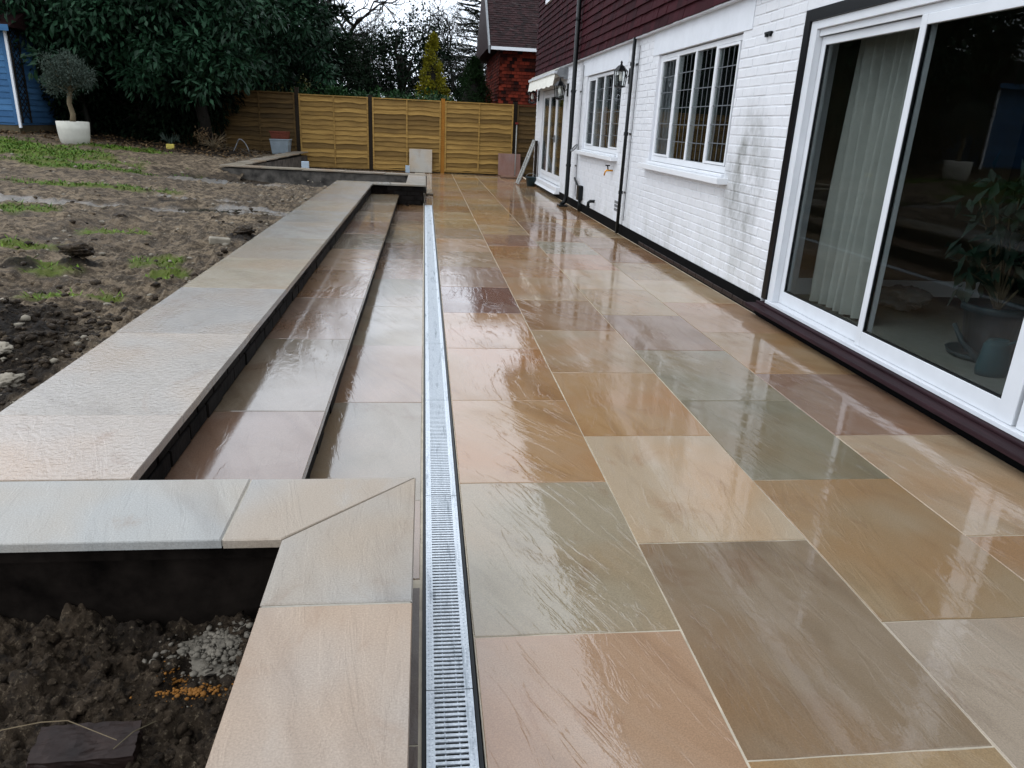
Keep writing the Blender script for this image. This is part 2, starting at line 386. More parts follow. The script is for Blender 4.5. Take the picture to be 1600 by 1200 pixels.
# slab meshes: unit slab 1x1, slightly ragged hand-cut edge, small arris; shared between slabs
def slab_mesh(seed, thick=.022):
    r = random.Random(seed); n = 6; ring = []
    for side in range(4):
        for i in range(n):
            t = -.5+i/n
            j = r.uniform(-.0022, .0022) if i else 0
            ring.append([(t, -.5+j), (.5-j, t), (-t, .5-j), (-.5+j, -t)][side])
    b = MB(); k = len(ring)
    v = [(x, y, -thick) for x, y in ring]+[(x, y, -.0022) for x, y in ring]+[(x*.995, y*.995, 0) for x, y in ring]
    f = [tuple(range(2*k, 3*k))]+[(i, (i+1) % k, k+(i+1) % k, k+i) for i in range(k)]+[(k+i, k+(i+1) % k, 2*k+(i+1) % k, 2*k+i) for i in range(k)]
    return b.add(v, f)
SLAB = {}
def slab(name, parent, x0, y0, x1, y1, z, col, m='stone_wet', gap=.005):
    key = (m, rnd.randrange(6))
    if key not in SLAB: me = slab_mesh(key[1]).mesh('slab'); me.materials.append(M[m]); SLAB[key] = me
    o = link(name, SLAB[key], None, parent, ((x0+x1)/2, (y0+y1)/2, z+rnd.uniform(-.0012, .0012)), (rnd.uniform(-.0012, .0012), rnd.uniform(-.0012, .0012), 0),
             (x1-x0-gap, y1-y0-gap, 1), col)
    return o
def jit(c, a=8):
    d = rnd.uniform(-a, a); return tuple(max(0, min(255, x+d+rnd.uniform(-a/3, a/3))) for x in c)

PAL = dict(orange=(188, 149, 104), tan=(184, 158, 124), taupe=(158, 140, 118), cream=(204, 184, 156), grey=(174, 160, 138), green=(154, 145, 122),
           mauve=(166, 136, 116), red=(134, 98, 78), pink=(194, 162, 134), gold=(182, 158, 122), brown=(164, 126, 88), pale=(188, 174, 154))

# ------------------------------------------------------------------ patio
patio = MB().box(-.46, -.6, -.16, 0, 12.9, -.0028).box(0, 12.62, -.16, .14, 20.75, -.0029).box(.14, -.6, -.16, 2.68, 20.75, -.003).box(-3.75, 14.6, -.16, 0, 20.75, -.0031).build('patio', M['grout'])
tag(patio, kind='structure')
sl = lambda *a, **k: slab('paving_slab', patio, *a, **k)
cols = [(.14, .73), (.73, 1.342), (1.342, 1.952), (1.952, 2.60)]
offs = [1.6625-.91*3, 1.2056-.91*2, 1.6625-.91*3, 1.2056-.91*2]
near = [ {2: 'pink', 3: 'grey', 4: 'orange', 5: 'orange', 6: 'orange', 7: 'red', 8: 'mauve', 9: 'tan', 10: 'pink', 11: 'taupe', 12: 'gold'},
         {1: 'tan', 2: 'taupe', 3: 'cream', 4: 'orange', 5: 'tan', 6: 'brown', 7: 'tan', 8: 'orange', 9: 'orange', 10: 'mauve', 11: 'gold', 12: 'orange'},
         {2: 'pale', 3: 'gold', 4: 'green', 5: 'green', 6: 'mauve', 7: 'tan', 8: 'cream', 9: 'pink', 10: 'grey'},
         {1: 'tan', 2: 'tan', 3: 'cream', 4: 'mauve', 5: 'tan', 6: 'pink', 7: 'cream', 8: 'tan'} ]
farpal = ['orange', 'brown', 'tan', 'gold', 'mauve', 'orange', 'brown', 'taupe']
for c, (x0, x1) in enumerate(cols):
    k = 0; y = offs[c]
    while y < 20.6:
        y1 = min(y+.91, 20.68)
        if y1 > -.3 and y1-y > .08:
            sl(x0, max(y, -.55), x1, y1, 0, jit(PAL[near[c].get(k, rnd.choice(farpal))], 7))
        y += .91; k += 1
y = 12.63
while y < 20.5: sl(.004, y, .14, min(y+.91, 20.68), 0, jit(PAL[rnd.choice(farpal)])); y += .91
y = 2.0; st = ['pink', 'pale', 'pink', 'cream', 'pale', 'pink', 'mauve', 'pale', 'tan', 'pink', 'brown', 'tan']
ys = [1.94, 2.44, 3.45, 4.43, 5.45, 6.47, 7.48, 8.5, 9.5, 10.5, 11.5, 12.5]
for i in range(len(ys)-1): sl(-.445, ys[i], -.006, ys[i+1], 0, jit(PAL[st[i % 12]], 6), m='stone_step')
y = -.5
while y < 1.9: sl(-.06, y, -.006, y+.6, 0, jit((120, 112, 106)), m='stone_damp'); y += .6
yy = 15.2
while yy < 20.4:
    xx = -3.3
    while xx < -.3: sl(xx, yy, xx+.61, min(yy+.91, 20.68), 0, jit(PAL[rnd.choice(['mauve', 'brown', 'pink', 'red'])])); xx += .61
    yy += .91

# ------------------------------------------------------------------ drain
dr = thing('channel_drain', 'long galvanised slotted drain channel set into the patio beside the steps', 'drain', (.07, 6, 0))
MB().box(0.0, -.55, -.09, .0085, 12.62, .001).box(.1275, -.55, -.09, .136, 12.62, .001).build('channel_frame', M['black_plastic'], dr)
MB().box(.0085, -.55, -.11, .1275, 12.62, -.085).build('channel_trough', M['black_plastic'], dr)
g = MB(); L = 1.006; x0, x1 = .0105, .1255
g.box(x0, 0, -.02, x0+.02, L, -.002); g.box(x1-.02, 0, -.02, x1, L, -.002)
npitch = 64; pit = L/npitch
for i in range(npitch+1):
    yb0 = max(0, i*pit-.0040); yb1 = min(L, i*pit+.0040)
    g.box(x0+.02, yb0, -.006, x1-.02, yb1, -.0022)
for xm in (.052, .085): g.box(xm, 0, -.014, xm+.003, L, -.0066)
for i in range(npitch):   # pressed dimples along the rails
    for xr in (x0+.005, x0+.012, x1-.011): g.box(xr, i*pit+.004, -.002, xr+.0035, i*pit+.008, -.0008)
gm = g.mesh('grating'); gm.materials.append(M['galv'])
y = 1.472-1.01*2
while y < 12.3:
    o = link('grating', gm, None, dr, (0, y, rnd.uniform(-.0006, .0006))); y += 1.01
    if y > 11.7: o.scale = (1, 1, 1)

# ------------------------------------------------------------------ steps
ZT, ZS = .33, .165
stp = thing('garden_steps', 'two wide wet sandstone steps rising from the patio to the lawn', 'steps', (-.9, 7, 0))
MB().box(-1.40, 1.96, -.2, -.865, 12.80, ZT-.03).box(-.8645, 1.96, -.2, -.44, 12.80, ZS-.03).build('step_base', M['concrete'], stp)
ysl = [1.984, 2.47, 3.5, 4.5, 5.5, 6.5, 7.5, 8.5, 9.5, 10.5, 11.5, 12.44]
lc = [(198, 186, 174), (192, 184, 174), (176, 170, 164), (180, 166, 136), (168, 160, 142), (170, 164, 156), (160, 156, 148), (168, 160, 146), (158, 152, 144), (164, 158, 148), (160, 154, 146)]
for i in range(len(ysl)-1): slab('landing_slab', stp, -1.435, ysl[i], -.825, ysl[i+1], ZT, jit(lc[i % 11], 3), 'stone_landing').scale[2] = 1.4
yst = [1.96, 2.92, 4.0, 5.0, 6.0, 7.0, 8.0, 9.0, 10.0, 11.0, 12.46]
tcs = ['mauve', 'taupe', 'mauve', 'brown', 'pink', 'taupe', 'mauve', 'pale', 'taupe', 'grey']
for i in range(len(yst)-1): slab('tread_slab', stp, -.868, yst[i], -.405, yst[i+1], ZS, jit(PAL[tcs[i]], 5), 'stone_step').scale[2] = 1.4
def brick_mesh(seed, l=.215, h=.065, d=.03, ch=.004, jt=.0018):
    r = random.Random(seed); j = lambda: r.uniform(-jt, jt)
    b = MB()   # face looks to -x, unit length along y
    o = [(0, -l/2, -h/2), (0, l/2, -h/2), (0, l/2, h/2), (0, -l/2, h/2)]
    bk = [(d, y, z) for _, y, z in o]; md = [(ch, y+j(), z+j()) for _, y, z in o]
    fr = [(j()*.6, y*(1-ch/l*2), z*(1-ch/h*2)) for _, y, z in o]
    f = [(8, 11, 10, 9)]
    for i in range(4):
        k = (i+1) % 4; f += [(i, k, 4+k, 4+i), (4+i, 4+k, 8+k, 8+i)]
    return b.add(bk+md+fr, f, r.random())
RB = [brick_mesh(300+i, d=.05).mesh('riser_brick') for i in range(4)]
for me in RB: me.materials.append(M['riser'])
for base, xf in ((0, -.435), (ZS, -.855)):
    for c in range(2):
        yb = 2.05+(.11 if c else 0)
        while yb < 12.44:
            q = link('riser_brick', rnd.choice(RB), None, stp, (xf+rnd.uniform(-.003, .003), yb, base+.033+c*.068), (0, 0, math.pi))
            q.scale = (1, rnd.uniform(.97, 1.01), .98); yb += .225

# ------------------------------------------------------------------ planter walls
def cop(parent, pts, z, col, m='stone_damp', th=.024):
    b = MB(); n = len(pts); cxm = sum(p[0] for p in pts)/n; cym = sum(p[1] for p in pts)/n
    def ins(p, e):
        d = math.hypot(p[0]-cxm, p[1]-cym); return (p[0]-(p[0]-cxm)/d*e, p[1]-(p[1]-cym)/d*e)
    q = [ins(p, .005) for p in pts]
    v = [(x, y, z-th) for x, y in pts]+[(x, y, z-.003) for x, y in pts]+[(x, y, z) for x, y in q]
    f = [tuple(range(n-1, -1, -1)), tuple(range(2*n, 3*n))]
    for i in range(n):
        k = (i+1) % n; f += [(i, k, n+k, n+i), (n+i, n+k, 2*n+k, 2*n+i)]
    return b.add(v, f).build('coping_slab', M[m], parent, color=col)
pw = thing('planter_wall', 'low wall of pale sandstone coping turning a mitred corner around the near soil bed', 'wall', (-.2, 1.8, 0))
MB().box(-2.6, 1.69, -.3, -.05, 1.94, ZT-.033).box(-.31, -.6, -.3, -.0505, 1.6895, ZT-.0335).build('wall', M['concrete'], pw)
MB().box(-2.6, 1.672, .262, -.335, 1.6885, ZT-.0335).build('mortar_fillet', M['concrete'], pw)
cop(pw, [(-2.6, 1.647), (-1.412, 1.647), (-1.412, 1.977), (-2.6, 1.977)], ZT, (184, 182, 176))
cop(pw, [(-1.406, 1.647), (-.4955, 1.647), (-.4955, 1.977), (-1.406, 1.977)], ZT+.001, (186, 185, 180))
cop(pw, [(-.4915, 1.647), (-.351, 1.647), (-.0235, 1.977), (-.4915, 1.977)], ZT, (184, 181, 176))
cop(pw, [(-.348, 1.643), (-.348, 1.380), (-.022, 1.379), (-.022, 1.974)], ZT+.001, (180, 176, 169))
cop(pw, [(-.348, .465), (-.022, .465), (-.022, 1.374), (-.348, 1.374)], ZT, (190, 176, 162))
cop(pw, [(-.348, -.45), (-.022, -.45), (-.022, .458), (-.348, .458)], ZT, (178, 168, 152))
# joint mortar between coping slabs
MB().box(-.4965, 1.652, ZT-.02, -.4905, 1.974, ZT-.003).box(-.344, 1.3725, ZT-.02, -.026, 1.3795, ZT-.003).box(-1.412, 1.65, ZT-.03, -1.406, 1.975, ZT-.003).build('joint_mortar', plain('grey_joint_mortar', (160, 154, 142), .8, .2, 20), pw)

fw = thing('planter_wall', 'low far wall with narrow coping boxing in a dark bed at the end of the steps', 'wall', (-1.5, 13.6, 0))
MB().box(-1.40, 12.52, -.2, -.02, 12.74, ZT-.033).box(-.26, 12.7405, -.2, -.0205, 14.75, ZT-.034).build('wall', M['concrete'], fw)
FB = [brick_mesh(350+i, d=.05).mesh('wall_brick') for i in range(3)]
for me in FB: me.materials.append(M['riser'])
for c in range(4):
    xb = -.50-(.1 if c % 2 else 0)
    while xb < -.02:
        xe = min(xb+.215, -.012); xs = max(xb, -.62)
        if xe-xs > .05:
            q = link('wall_brick', rnd.choice(FB), None, fw, ((xs+xe)/2, 12.515, .037+c*.073), (0, 0, math.pi/2)); q.scale = (1, (xe-xs)/.215, 1)
        xb += .225
cop(fw, [(-1.435, 12.447), (-.55, 12.447), (-.55, 12.777), (-1.435, 12.777)], ZT, (150, 150, 142), 'stone_landing')
cop(fw, [(-.545, 12.447), (.025, 12.447), (.025, 12.777), (-.545, 12.777)], ZT, (160, 154, 142))
cop(fw, [(-.305, 12.783), (.025, 12.783), (.025, 13.75), (-.305, 13.75)], ZT, (158, 150, 138))
cop(fw, [(-.305, 13.755), (.025, 13.755), (.025, 14.70), (-.305, 14.70)], ZT, (166, 160, 150))
ew = thing('retaining_wall', 'low mottled block wall with stone coping running back towards the fence', 'wall', (-3.5, 17, 0))
A = Vector((-3.86, 15.02)); B = Vector((.02, 14.70)); d = (B-A).normalized(); nn = Vector((-d.y, d.x))
for i in range(5):
    a = A+(B-A)*i/5; b = A+(B-A)*(i+1)/5-d*.006
    if i == 0: a2 = a+nn*.33+d*.34
    else: a2 = a+nn*.33
    z = .355-.005*i
    cop(ew, [tuple(a), tuple(b), tuple(b+nn*.33), tuple(a2)], z, jit((150, 140, 124), 5))
MB().prism([tuple(A+nn*.03+d*.03), tuple(B+nn*.03), tuple(B+nn*.3), tuple(A+nn*.3)], -.2, .302).build('wall', M['blockwall'], ew)
C = Vector((-3.36, 20.62)); e = (C-A).normalized(); m_ = Vector((e.y, -e.x))
for i in range(6):
    a = A+(C-A)*i/6; b = A+(C-A)*(i+1)/6-e*.006
    a2 = a+m_*.34+(e*.33 if i == 0 else e*0)
    cop(ew, [tuple(a), tuple(a2), tuple(b+m_*.34), tuple(b)], .357+.012*i, jit((146, 138, 124), 5))
MB().prism([tuple(A+m_*.03+e*.33), tuple(A+m_*.31+e*.33), tuple(C+m_*.31), tuple(C+m_*.03)], -.2, .32).build('wall', M['blockwall'], ew)

# ------------------------------------------------------------------ ground
def tz(x, y):
    s = np.maximum(0, -1.5-x); return .27+.004*s*s+.03*s
def gauss(x, y, cx_, cy_, rx, ry): return np.exp(-((x-cx_)/rx)**2-((y-cy_)/ry)**2)
GR = [(-6.9, 14.2, 1.7, 1.3), (-5.3, 12.4, 1.0, .8), (-8.6, 14.8, 2.2, 1.6), (-6.1, 16.6, .9, .45), (-4.05, 9.9, .8, .25), (-3.5, 10.15, .5, .16), (-4.1, 7.6, .6, .42), (-4.9, 7.5, .8, .5),
      (-1.92, 5.5, .17, .24), (-1.72, 5.1, .13, .22), (-2.95, 5.8, .3, .22), (-2.12, 4.42, .18, .15), (-1.84, 4.42, .13, .14), (-2.45, 5.1, .22, .2), (-2.6, 6.7, .3, .15), (-4.1, 13.8, .35, .5), (-7.3, 11.5, 1.2, .8)]
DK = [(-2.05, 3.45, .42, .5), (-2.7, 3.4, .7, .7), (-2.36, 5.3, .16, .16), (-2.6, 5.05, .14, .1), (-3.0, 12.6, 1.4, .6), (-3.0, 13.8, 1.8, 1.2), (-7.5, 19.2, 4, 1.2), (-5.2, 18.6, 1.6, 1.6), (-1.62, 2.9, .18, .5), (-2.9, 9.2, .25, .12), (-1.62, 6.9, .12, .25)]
def height(x, y, fine=1):
    z = tz(x, y)
    z = z+.05*fbm(x, y, .9, 3, 3)+fine*(.055*fbm(x, y, 4.2, 5, 9, .6)+.045*np.abs(fbm(x, y, 13, 4, 21, .62))-.02)
    z = z+.16*gauss(x, y, -2.12, 3.4, .4, .5)+.07*gauss(x, y, -2.36, 5.3, .14, .14)+.05*gauss(x, y, -2.62, 5.1, .12, .1)+.05*gauss(x, y, -2.75, 7.2, .2, .14)+.05*gauss(x, y, -2.0, 7.3, .3, .2)+.06*gauss(x, y, -1.65, 6.9, .1, .22)
    z = z-.06*gauss(x, y, -2.75, 8.72, .95, .30)-.02*gauss(x, y, -3.9, 8.55, .8, .2)
    z = z-.34*gauss(x, y, -2.9, 13.9, 1.7, 1.1)
    z = np.minimum(z, .302+np.maximum(0, -1.44-x)*.7)
    return z
nx, ny = 330, 300
sx = np.concatenate([np.linspace(0, .05, 3)[:-1], .05*np.exp(np.linspace(0, math.log(13/.05), nx-2))])
gy = 1.75*np.exp(np.linspace(0, math.log(26/1.75), ny))
sx = np.concatenate([sx, [20, 40, 90, 250]]); gy = np.concatenate([gy, [34, 60, 120, 400]])
GX, GY = np.meshgrid(-1.38-sx, gy)
GZ = height(GX, GY)
GZ = np.where(GX < -15, np.minimum(GZ, 1.3), GZ); GZ = np.where(GY > 26.5, 1.0, GZ)
V = np.stack([GX.ravel(), GY.ravel(), GZ.ravel()], 1); nxx = len(sx)
idx = np.arange(len(V)).reshape(len(gy), nxx)
F = np.stack([idx[:-1, :-1].ravel(), idx[1:, :-1].ravel(), idx[1:, 1:].ravel(), idx[:-1, 1:].ravel()], 1)
fx = V[F][:, :, 0].mean(1); fy = V[F][:, :, 1].mean(1)
inside = (fy > 14.95) & (fy < 21.2) & (fx > -3.78+(fy-15.0)*.08) 
pb = (fy > 12.9) & (fy < 15.0) & (fx > -3.4)
F = F[~(inside | pb)]
me = np_mesh('ground', V, F, smooth=True)
def amask(lst, x, y, seed, wob=.45):
    m = 0
    for a in lst: m = np.maximum(m, gauss(x, y, *a))
    return np.clip((m+wob*fbm(x, y, 3.2, 4, seed)-.32)/.3, 0, 1)
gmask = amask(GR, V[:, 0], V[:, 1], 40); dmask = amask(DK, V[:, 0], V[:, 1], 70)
WT = [(-2.9, 8.6, 1.3, .28), (-4.4, 8.6, 1.2, .22), (-2.0, 8.9, .5, .2), (-3.2, 12.0, 1.0, .2), (-2.6, 9.6, .6, .15)]
wmask = amask(WT, V[:, 0], V[:, 1], 90)
for nme, arr in (('grass', gmask*(1-dmask*.6)), ('dark', dmask), ('wet', wmask)):
    a = me.attributes.new(nme, 'FLOAT', 'POINT'); a.data.foreach_set('value', arr.astype(np.float32))
ground = link('ground', me, M['ground']); tag(ground, kind='structure')
# ground beyond fence and right of the house: one broad sheet
gs = MB().box(-400, 20.9, -.6, 400, 500, .02).box(-1.38, -60, -.6, 400, 20.9, -.17).box(-400, -60, -.6, -1.38, 1.6, -.17).build('ground', M['ground']); tag(gs, kind='structure')
# water lying in the rut
pu = MB().prism([(-2.75, 8.80), (-2.3, 8.62), (-1.9, 8.6), (-1.75, 8.75), (-2.1, 8.92), (-2.5, 8.95)], .2, .268).build('puddle', M['water']); tag(pu, kind='structure')

# soil beds
def bed(name, x0, x1, y0, y1, nx_, ny_, hf):
    X, Y = np.meshgrid(np.linspace(x0, x1, nx_), np.linspace(y0, y1, ny_)); Z = hf(X, Y)
    V = np.stack([X.ravel(), Y.ravel(), Z.ravel()], 1); idx = np.arange(len(V)).reshape(ny_, nx_)
    F = np.stack([idx[:-1, :-1].ravel(), idx[:-1, 1:].ravel(), idx[1:, 1:].ravel(), idx[1:, :-1].ravel()], 1)
    return tag(link(name, np_mesh(name, V, F, smooth=True), M['soil']), kind='structure')
def hbed(x, y): 
    return .10-.06*np.clip((1.5-y), 0, 1)+.07*fbm(x, y, 3.2, 3, 5)+.09*np.abs(fbm(x, y, 8, 5, 8, .6))+.028*fbm(x, y, 30, 4, 14, .6)-.03-.05*gauss(x, y, -.48, 1.355, .16, .03)-.07*gauss(x, y, -.52, 1.22, .07, .07)-.05*gauss(x, y, -1.0, 1.3, .1, .06)+.05*gauss(x, y, -.86, 1.46, .07, .06)+.04*gauss(x, y, -.72, 1.42, .06, .05)
bed('soil_bed', -1.9, -.31, .5, 1.70, 380, 330, hbed)
def hfar(x, y):
    return .0+.13*np.clip((-2.4-x)/1.6, 0, 1)+.06*fbm(x, y, 2.5, 4, 31)+.04*np.abs(fbm(x, y, 11, 3, 33))
bed('soil_bed', -4.6, -.25, 12.3, 15.12, 180, 120, hfar)

# rubble, clods, leaf litter
def lump_mesh(seed, n=1):
    bm = bmesh.new(); bmesh.ops.create_icosphere(bm, subdivisions=n, radius=.5); r = random.Random(seed); o = Vector((r.random()*50,)*3)
    for v in bm.verts:
        k = 1+.5*mnoise.noise(v.co*2.2+o)+.3*mnoise.noise(v.co*6+o)+((.22*mnoise.noise(v.co*13+o)+.16*mnoise.noise(v.co*27+o)+.1*mnoise.noise(v.co*50+o)) if n > 2 else 0); v.co *= k; v.co.z *= .75
    me = bpy.data.meshes.new('lump'); bm.to_mesh(me); bm.free(); return me
LUMP = [lump_mesh(i, 1) for i in range(6)]
LV = [np.array([v.co[:] for v in m.vertices]) for m in LUMP]; LF = [np.array([p.vertices[:] for p in m.polygons]) for m in LUMP]
def scatter(name, pts, sizes, m, label, cat, seed):
    r = np.random.RandomState(seed); VV = []; FF = []; b = 0
    for p, s in zip(pts, sizes):
        k = r.randint(6); a = r.rand()*6.28; c, sn = math.cos(a), math.sin(a)
        v = LV[k]*s*np.array([r.uniform(.7, 1.3), r.uniform(.7, 1.3), r.uniform(.6, 1)]); v = np.stack([v[:, 0]*c-v[:, 1]*sn, v[:, 0]*sn+v[:, 1]*c, v[:, 2]], 1)+p
        VV.append(v); FF.append(LF[k]+b); b += len(v)
    return tag(link(name, np_mesh(name, np.concatenate(VV), np.concatenate(FF)), m), label, cat, kind='stuff')
rs = np.random.RandomState(4)
def on_ground(n, x0, x1, y0, y1, seed, power=1.6):
    r = np.random.RandomState(seed); y = y0+(y1-y0)*r.rand(n)**power; x = x1-(x1-x0)*r.rand(n)**1.4
    return np.stack([x, y, height(x, y)], 1)
P = on_ground(1500, -6.5, -1.47, 2.3, 15, 5, 1.8); s = .008+.030*rs.rand(1500)**4*(1+P[:, 1]/10)
scatter('pebbles', P, s, M['stone_pale'], 'small pale stones and crumbs strewn over the muddy lawn', 'pebbles', 6)
P = on_ground(900, -6, -1.46, 2.2, 13, 7, 1.9); s = .008+.03*rs.rand(900)**5*(1+P[:, 1]/10)
scatter('soil_clods', P, s, M['ground'], 'crumbs of muddy soil lying on the muddy lawn', 'soil', 8)
n = 3200; xb = rs.uniform(-1.35, -.36, n); yb = rs.uniform(.9, 1.66, n); P = np.stack([xb, yb, hbed(xb, yb)], 1)
scatter('soil_clods', P, (.006+.04*rs.rand(n)**7), M['soil'], 'lumps of wet earth heaped inside the near planter', 'soil', 9)
n = 700; xb = rs.uniform(-3.6, -.5, n); yb = rs.uniform(12.8, 14.9, n); P = np.stack([xb, yb, hfar(xb, yb)], 1)
scatter('soil_clods', P, .015+.07*rs.rand(n)**4, M['soil'], 'crumbled dark earth in the far planter', 'soil', 10)
n = 1500; xb = -1.52-np.abs(rs.normal(size=n))*.42; yb = 3.35+rs.normal(size=n)*.48; P = np.stack([xb, yb, height(xb, yb)], 1)
scatter('soil_clods', P, (.008+.05*rs.rand(n)**4), M['soil'], 'black crumbly earth piled in a mound at the left edge', 'soil', 14)
P = on_ground(700, -5, -1.47, 2.4, 9, 17, 1.5); s = .008+.045*rs.rand(700)**6*(1+P[:, 1]/12)
scatter('soil_clods', P, s, M['soil'], 'dark clods of turned earth dotted over the lawn beside the steps', 'soil', 18)
def lump(name, label, cat, loc, size, m, seed, sub=4, group=None):
    me = lump_mesh(seed, sub); me.polygons.foreach_set('use_smooth', [True]*len(me.polygons))
    return tag(link(name, me, m, None, loc, (0, 0, seed), size), label, cat, group)
hb = lambda x, y: float(hbed(np.array(x), np.array(y)))
hg = lambda x, y: float(height(np.array(x), np.array(y)))
def heap(name, label, cat, c, rx, ry, h, m, n, cs, seed):
    t = thing(name, label, cat, c); r = np.random.RandomState(seed)
    me = lump_mesh(seed, 4); q = None if 'clay' in name else link('heap_core', me, m, t, (c[0], c[1], c[2]-h*.2), (0, 0, seed), (rx*1.5, ry*1.5, h*1.2))
    a = r.rand(n)*6.283; d = np.abs(r.normal(size=n))*.55; x = c[0]+rx*d*np.cos(a); y = c[1]+ry*d*np.sin(a)
    z = np.maximum(hbed(x, y), c[2]+h*.45*np.clip(1-d*d*1.1, 0, 1))
    o = scatter('crumbs', np.stack([x, y, z], 1), cs*(.35+1.3*r.rand(n)**3), m, None, None, seed+1); adopt(o, t)
heap('mortar_heap', 'crumbly grey heap of dumped mortar against the coping in the near planter', 'mortar', (-.485, 1.555, hb(-.485, 1.555)), .13, .10, .06, M['mortar_lump'], 620, .013, 3)
heap('mortar_heap', 'small grey mortar crumbs just below the larger heap in the near planter', 'mortar', (-.43, 1.45, hb(-.43, 1.45)), .07, .03, .025, M['mortar_lump'], 110, .012, 5)
heap('clay_patch', 'flat smear of bright orange clay in the near planter soil', 'clay', (-.515, 1.41, hb(-.515, 1.41)), .11, .025, .02, M['clay'], 260, .008, 7)
heap('clay_patch', 'orange clay crumbs behind the larger orange smear in the soil', 'clay', (-.58, 1.49, hb(-.58, 1.49)), .05, .03, .015, M['clay'], 90, .007, 9)
bk = thing('buried_brick', 'dark reddish brick half sunk in the soil at the bottom left', 'brick', (-.69, 1.27, .1))
def hexa(b, c, sz, rot, tilt=0):
    me = MB().box(-sz[0]/2, -sz[1]/2, -sz[2]/2, sz[0]/2, sz[1]/2, sz[2]/2)
    Mx = Matrix.Rotation(rot, 4, 'Z') @ Matrix.Rotation(tilt, 4, 'Y')
    b.add([tuple(Mx @ Vector(v)+Vector(c)) for v in me.v], me.f); return b
bm = bmesh.new(); bmesh.ops.create_cube(bm, size=1); bmesh.ops.subdivide_edges(bm, edges=bm.edges[:], cuts=14, use_grid_fill=True)
for v in bm.verts:
    e_ = sum(abs(q) > .42 for q in v.co); v.co *= Vector((.195, .095, .085)); v.co *= 1-.02*max(0, e_-1)
    v.co += Vector((mnoise.noise(v.co*30), mnoise.noise(v.co*30+Vector((9, 0, 0))), mnoise.noise(v.co*30+Vector((0, 9, 0)))))*.003+v.co.normalized()*(.0035*mnoise.noise(v.co*120)+.002*mnoise.noise(v.co*260))
me = bpy.data.meshes.new('brick_body'); bm.to_mesh(me); bm.free()
link('brick_body', me, M['brick_dark'], bk, (-.69, 1.265, hb(-.69, 1.265)-.008), (.06, .1, .14))
hexa(MB(), (-1.72, 6.5, hg(-1.72, 6.5)+.03), (.17, .10, .06), .3, .1).build('rubble_block', M['stone_pale'], bevel=.012)
tag(bpy.data.objects['rubble_block'], 'pale broken block lying on the mud beside the steps', 'rubble')
for i, (x, y, s_, lab) in enumerate([(-1.62, 6.95, .14, 'dark jagged clod at the edge of the landing behind the pale block'), (-2.83, 7.35, .13, 'upright dark clod standing alone on the muddy lawn'), (-2.35, 5.3, .16, 'near black clump of turned earth with grass around it'), (-1.62, 2.9, .10, 'grey stone in the dark soil at the left edge beside the landing'), (-1.75, 3.15, .08, 'rounded grey stone at the foot of the dark soil mound')]):
    lump('soil_clod' if i < 3 else 'stone', lab, 'clod' if i < 3 else 'stone', (x, y, hg(x, y)+s_*.2), (s_*1.3, s_, s_*.7), M['soil'] if i < 3 else M['stone_pale'], 20+i)
for pts, lab in (([(-.93, 1.30, hb(-.93, 1.30)+.03), (-.80, 1.32, hb(-.8, 1.32)+.05), (-.74, 1.31, hb(-.69, 1.27)+.045), (-.62, 1.25, hb(-.69, 1.27)+.045)], 'thin pale straw stalk lying across the buried brick'), ([(-.62, 1.23, hb(-.69, 1.27)+.042), (-.59, 1.26, hb(-.69, 1.27)+.055), (-.56, 1.30, hb(-.69, 1.27)+.042)], 'short bent pale twig beside the buried brick')):
    tag(MB().tube(pts, [.0011, .0013, .0011, .0008][:len(pts)], 5).build('twig', M['bark_pale']), lab, 'twig')

# ------------------------------------------------------------------ leaves and grass
def leaf_np(P, D, N, L, Wd, fold=.12):
    D = D/np.linalg.norm(D, axis=1, keepdims=True); Sd = np.cross(D, N); Sd /= np.maximum(1e-6, np.linalg.norm(Sd, axis=1, keepdims=True)); U = np.cross(Sd, D)
    L = L[:, None]; Wd = Wd[:, None]
    mid = P+D*L*.45
    V = np.stack([P, mid+Sd*Wd*.5+U*Wd*fold, P+D*L-U*L*.08, mid-Sd*Wd*.5+U*Wd*fold], 1).reshape(-1, 3)
    b = np.arange(len(P))[:, None]*4
    return V, np.concatenate([b+np.array([[0, 1, 2]]), b+np.array([[0, 2, 3]])], 1).reshape(-1, 3)
def crown(name, parent, m, centers, radii, per, L, Wd, seed, droop=.5, out=1.0, spread=.9):
    r = np.random.RandomState(seed); C = np.repeat(np.asarray(centers), per, 0); Rr = np.repeat(np.asarray(radii), per)[:, None]; n = len(C)
    o = r.normal(size=(n, 3)); o /= np.linalg.norm(o, axis=1, keepdims=True); rad = r.rand(n, 1)**.5
    P = C+o*Rr*rad
    D = o*out+r.normal(size=(n, 3))*spread*.6+np.array([0, 0, -droop])
    N = r.normal(size=(n, 3))*.7+np.array([0, 0, 1.0])
    Ls = L*(.7+.6*r.rand(n)); V, F = leaf_np(P, D, N, Ls, Wd*(.75+.5*r.rand(n)))
    ct = np.repeat(r.rand(len(centers)), per)
    tone = np.clip(.55*r.rand(n)+.45*ct, 0, 1)
    o_ = link(name, np_mesh(name, V, F, np.repeat(tone, 4)), m, parent); return o_
def blob_centers(n, c, rx, ry, rz, seed, shell=.55, zmin=-9):
    r = np.random.RandomState(seed); out = []
    while len(out) < n:
        v = r.normal(size=3); v /= np.linalg.norm(v); q = (shell+(1-shell)*r.rand())*v*(1+.22*r.normal())
        p = np.array(c)+q*np.array([rx, ry, rz])
        if p[2] > zmin: out.append(p)
    return np.array(out)
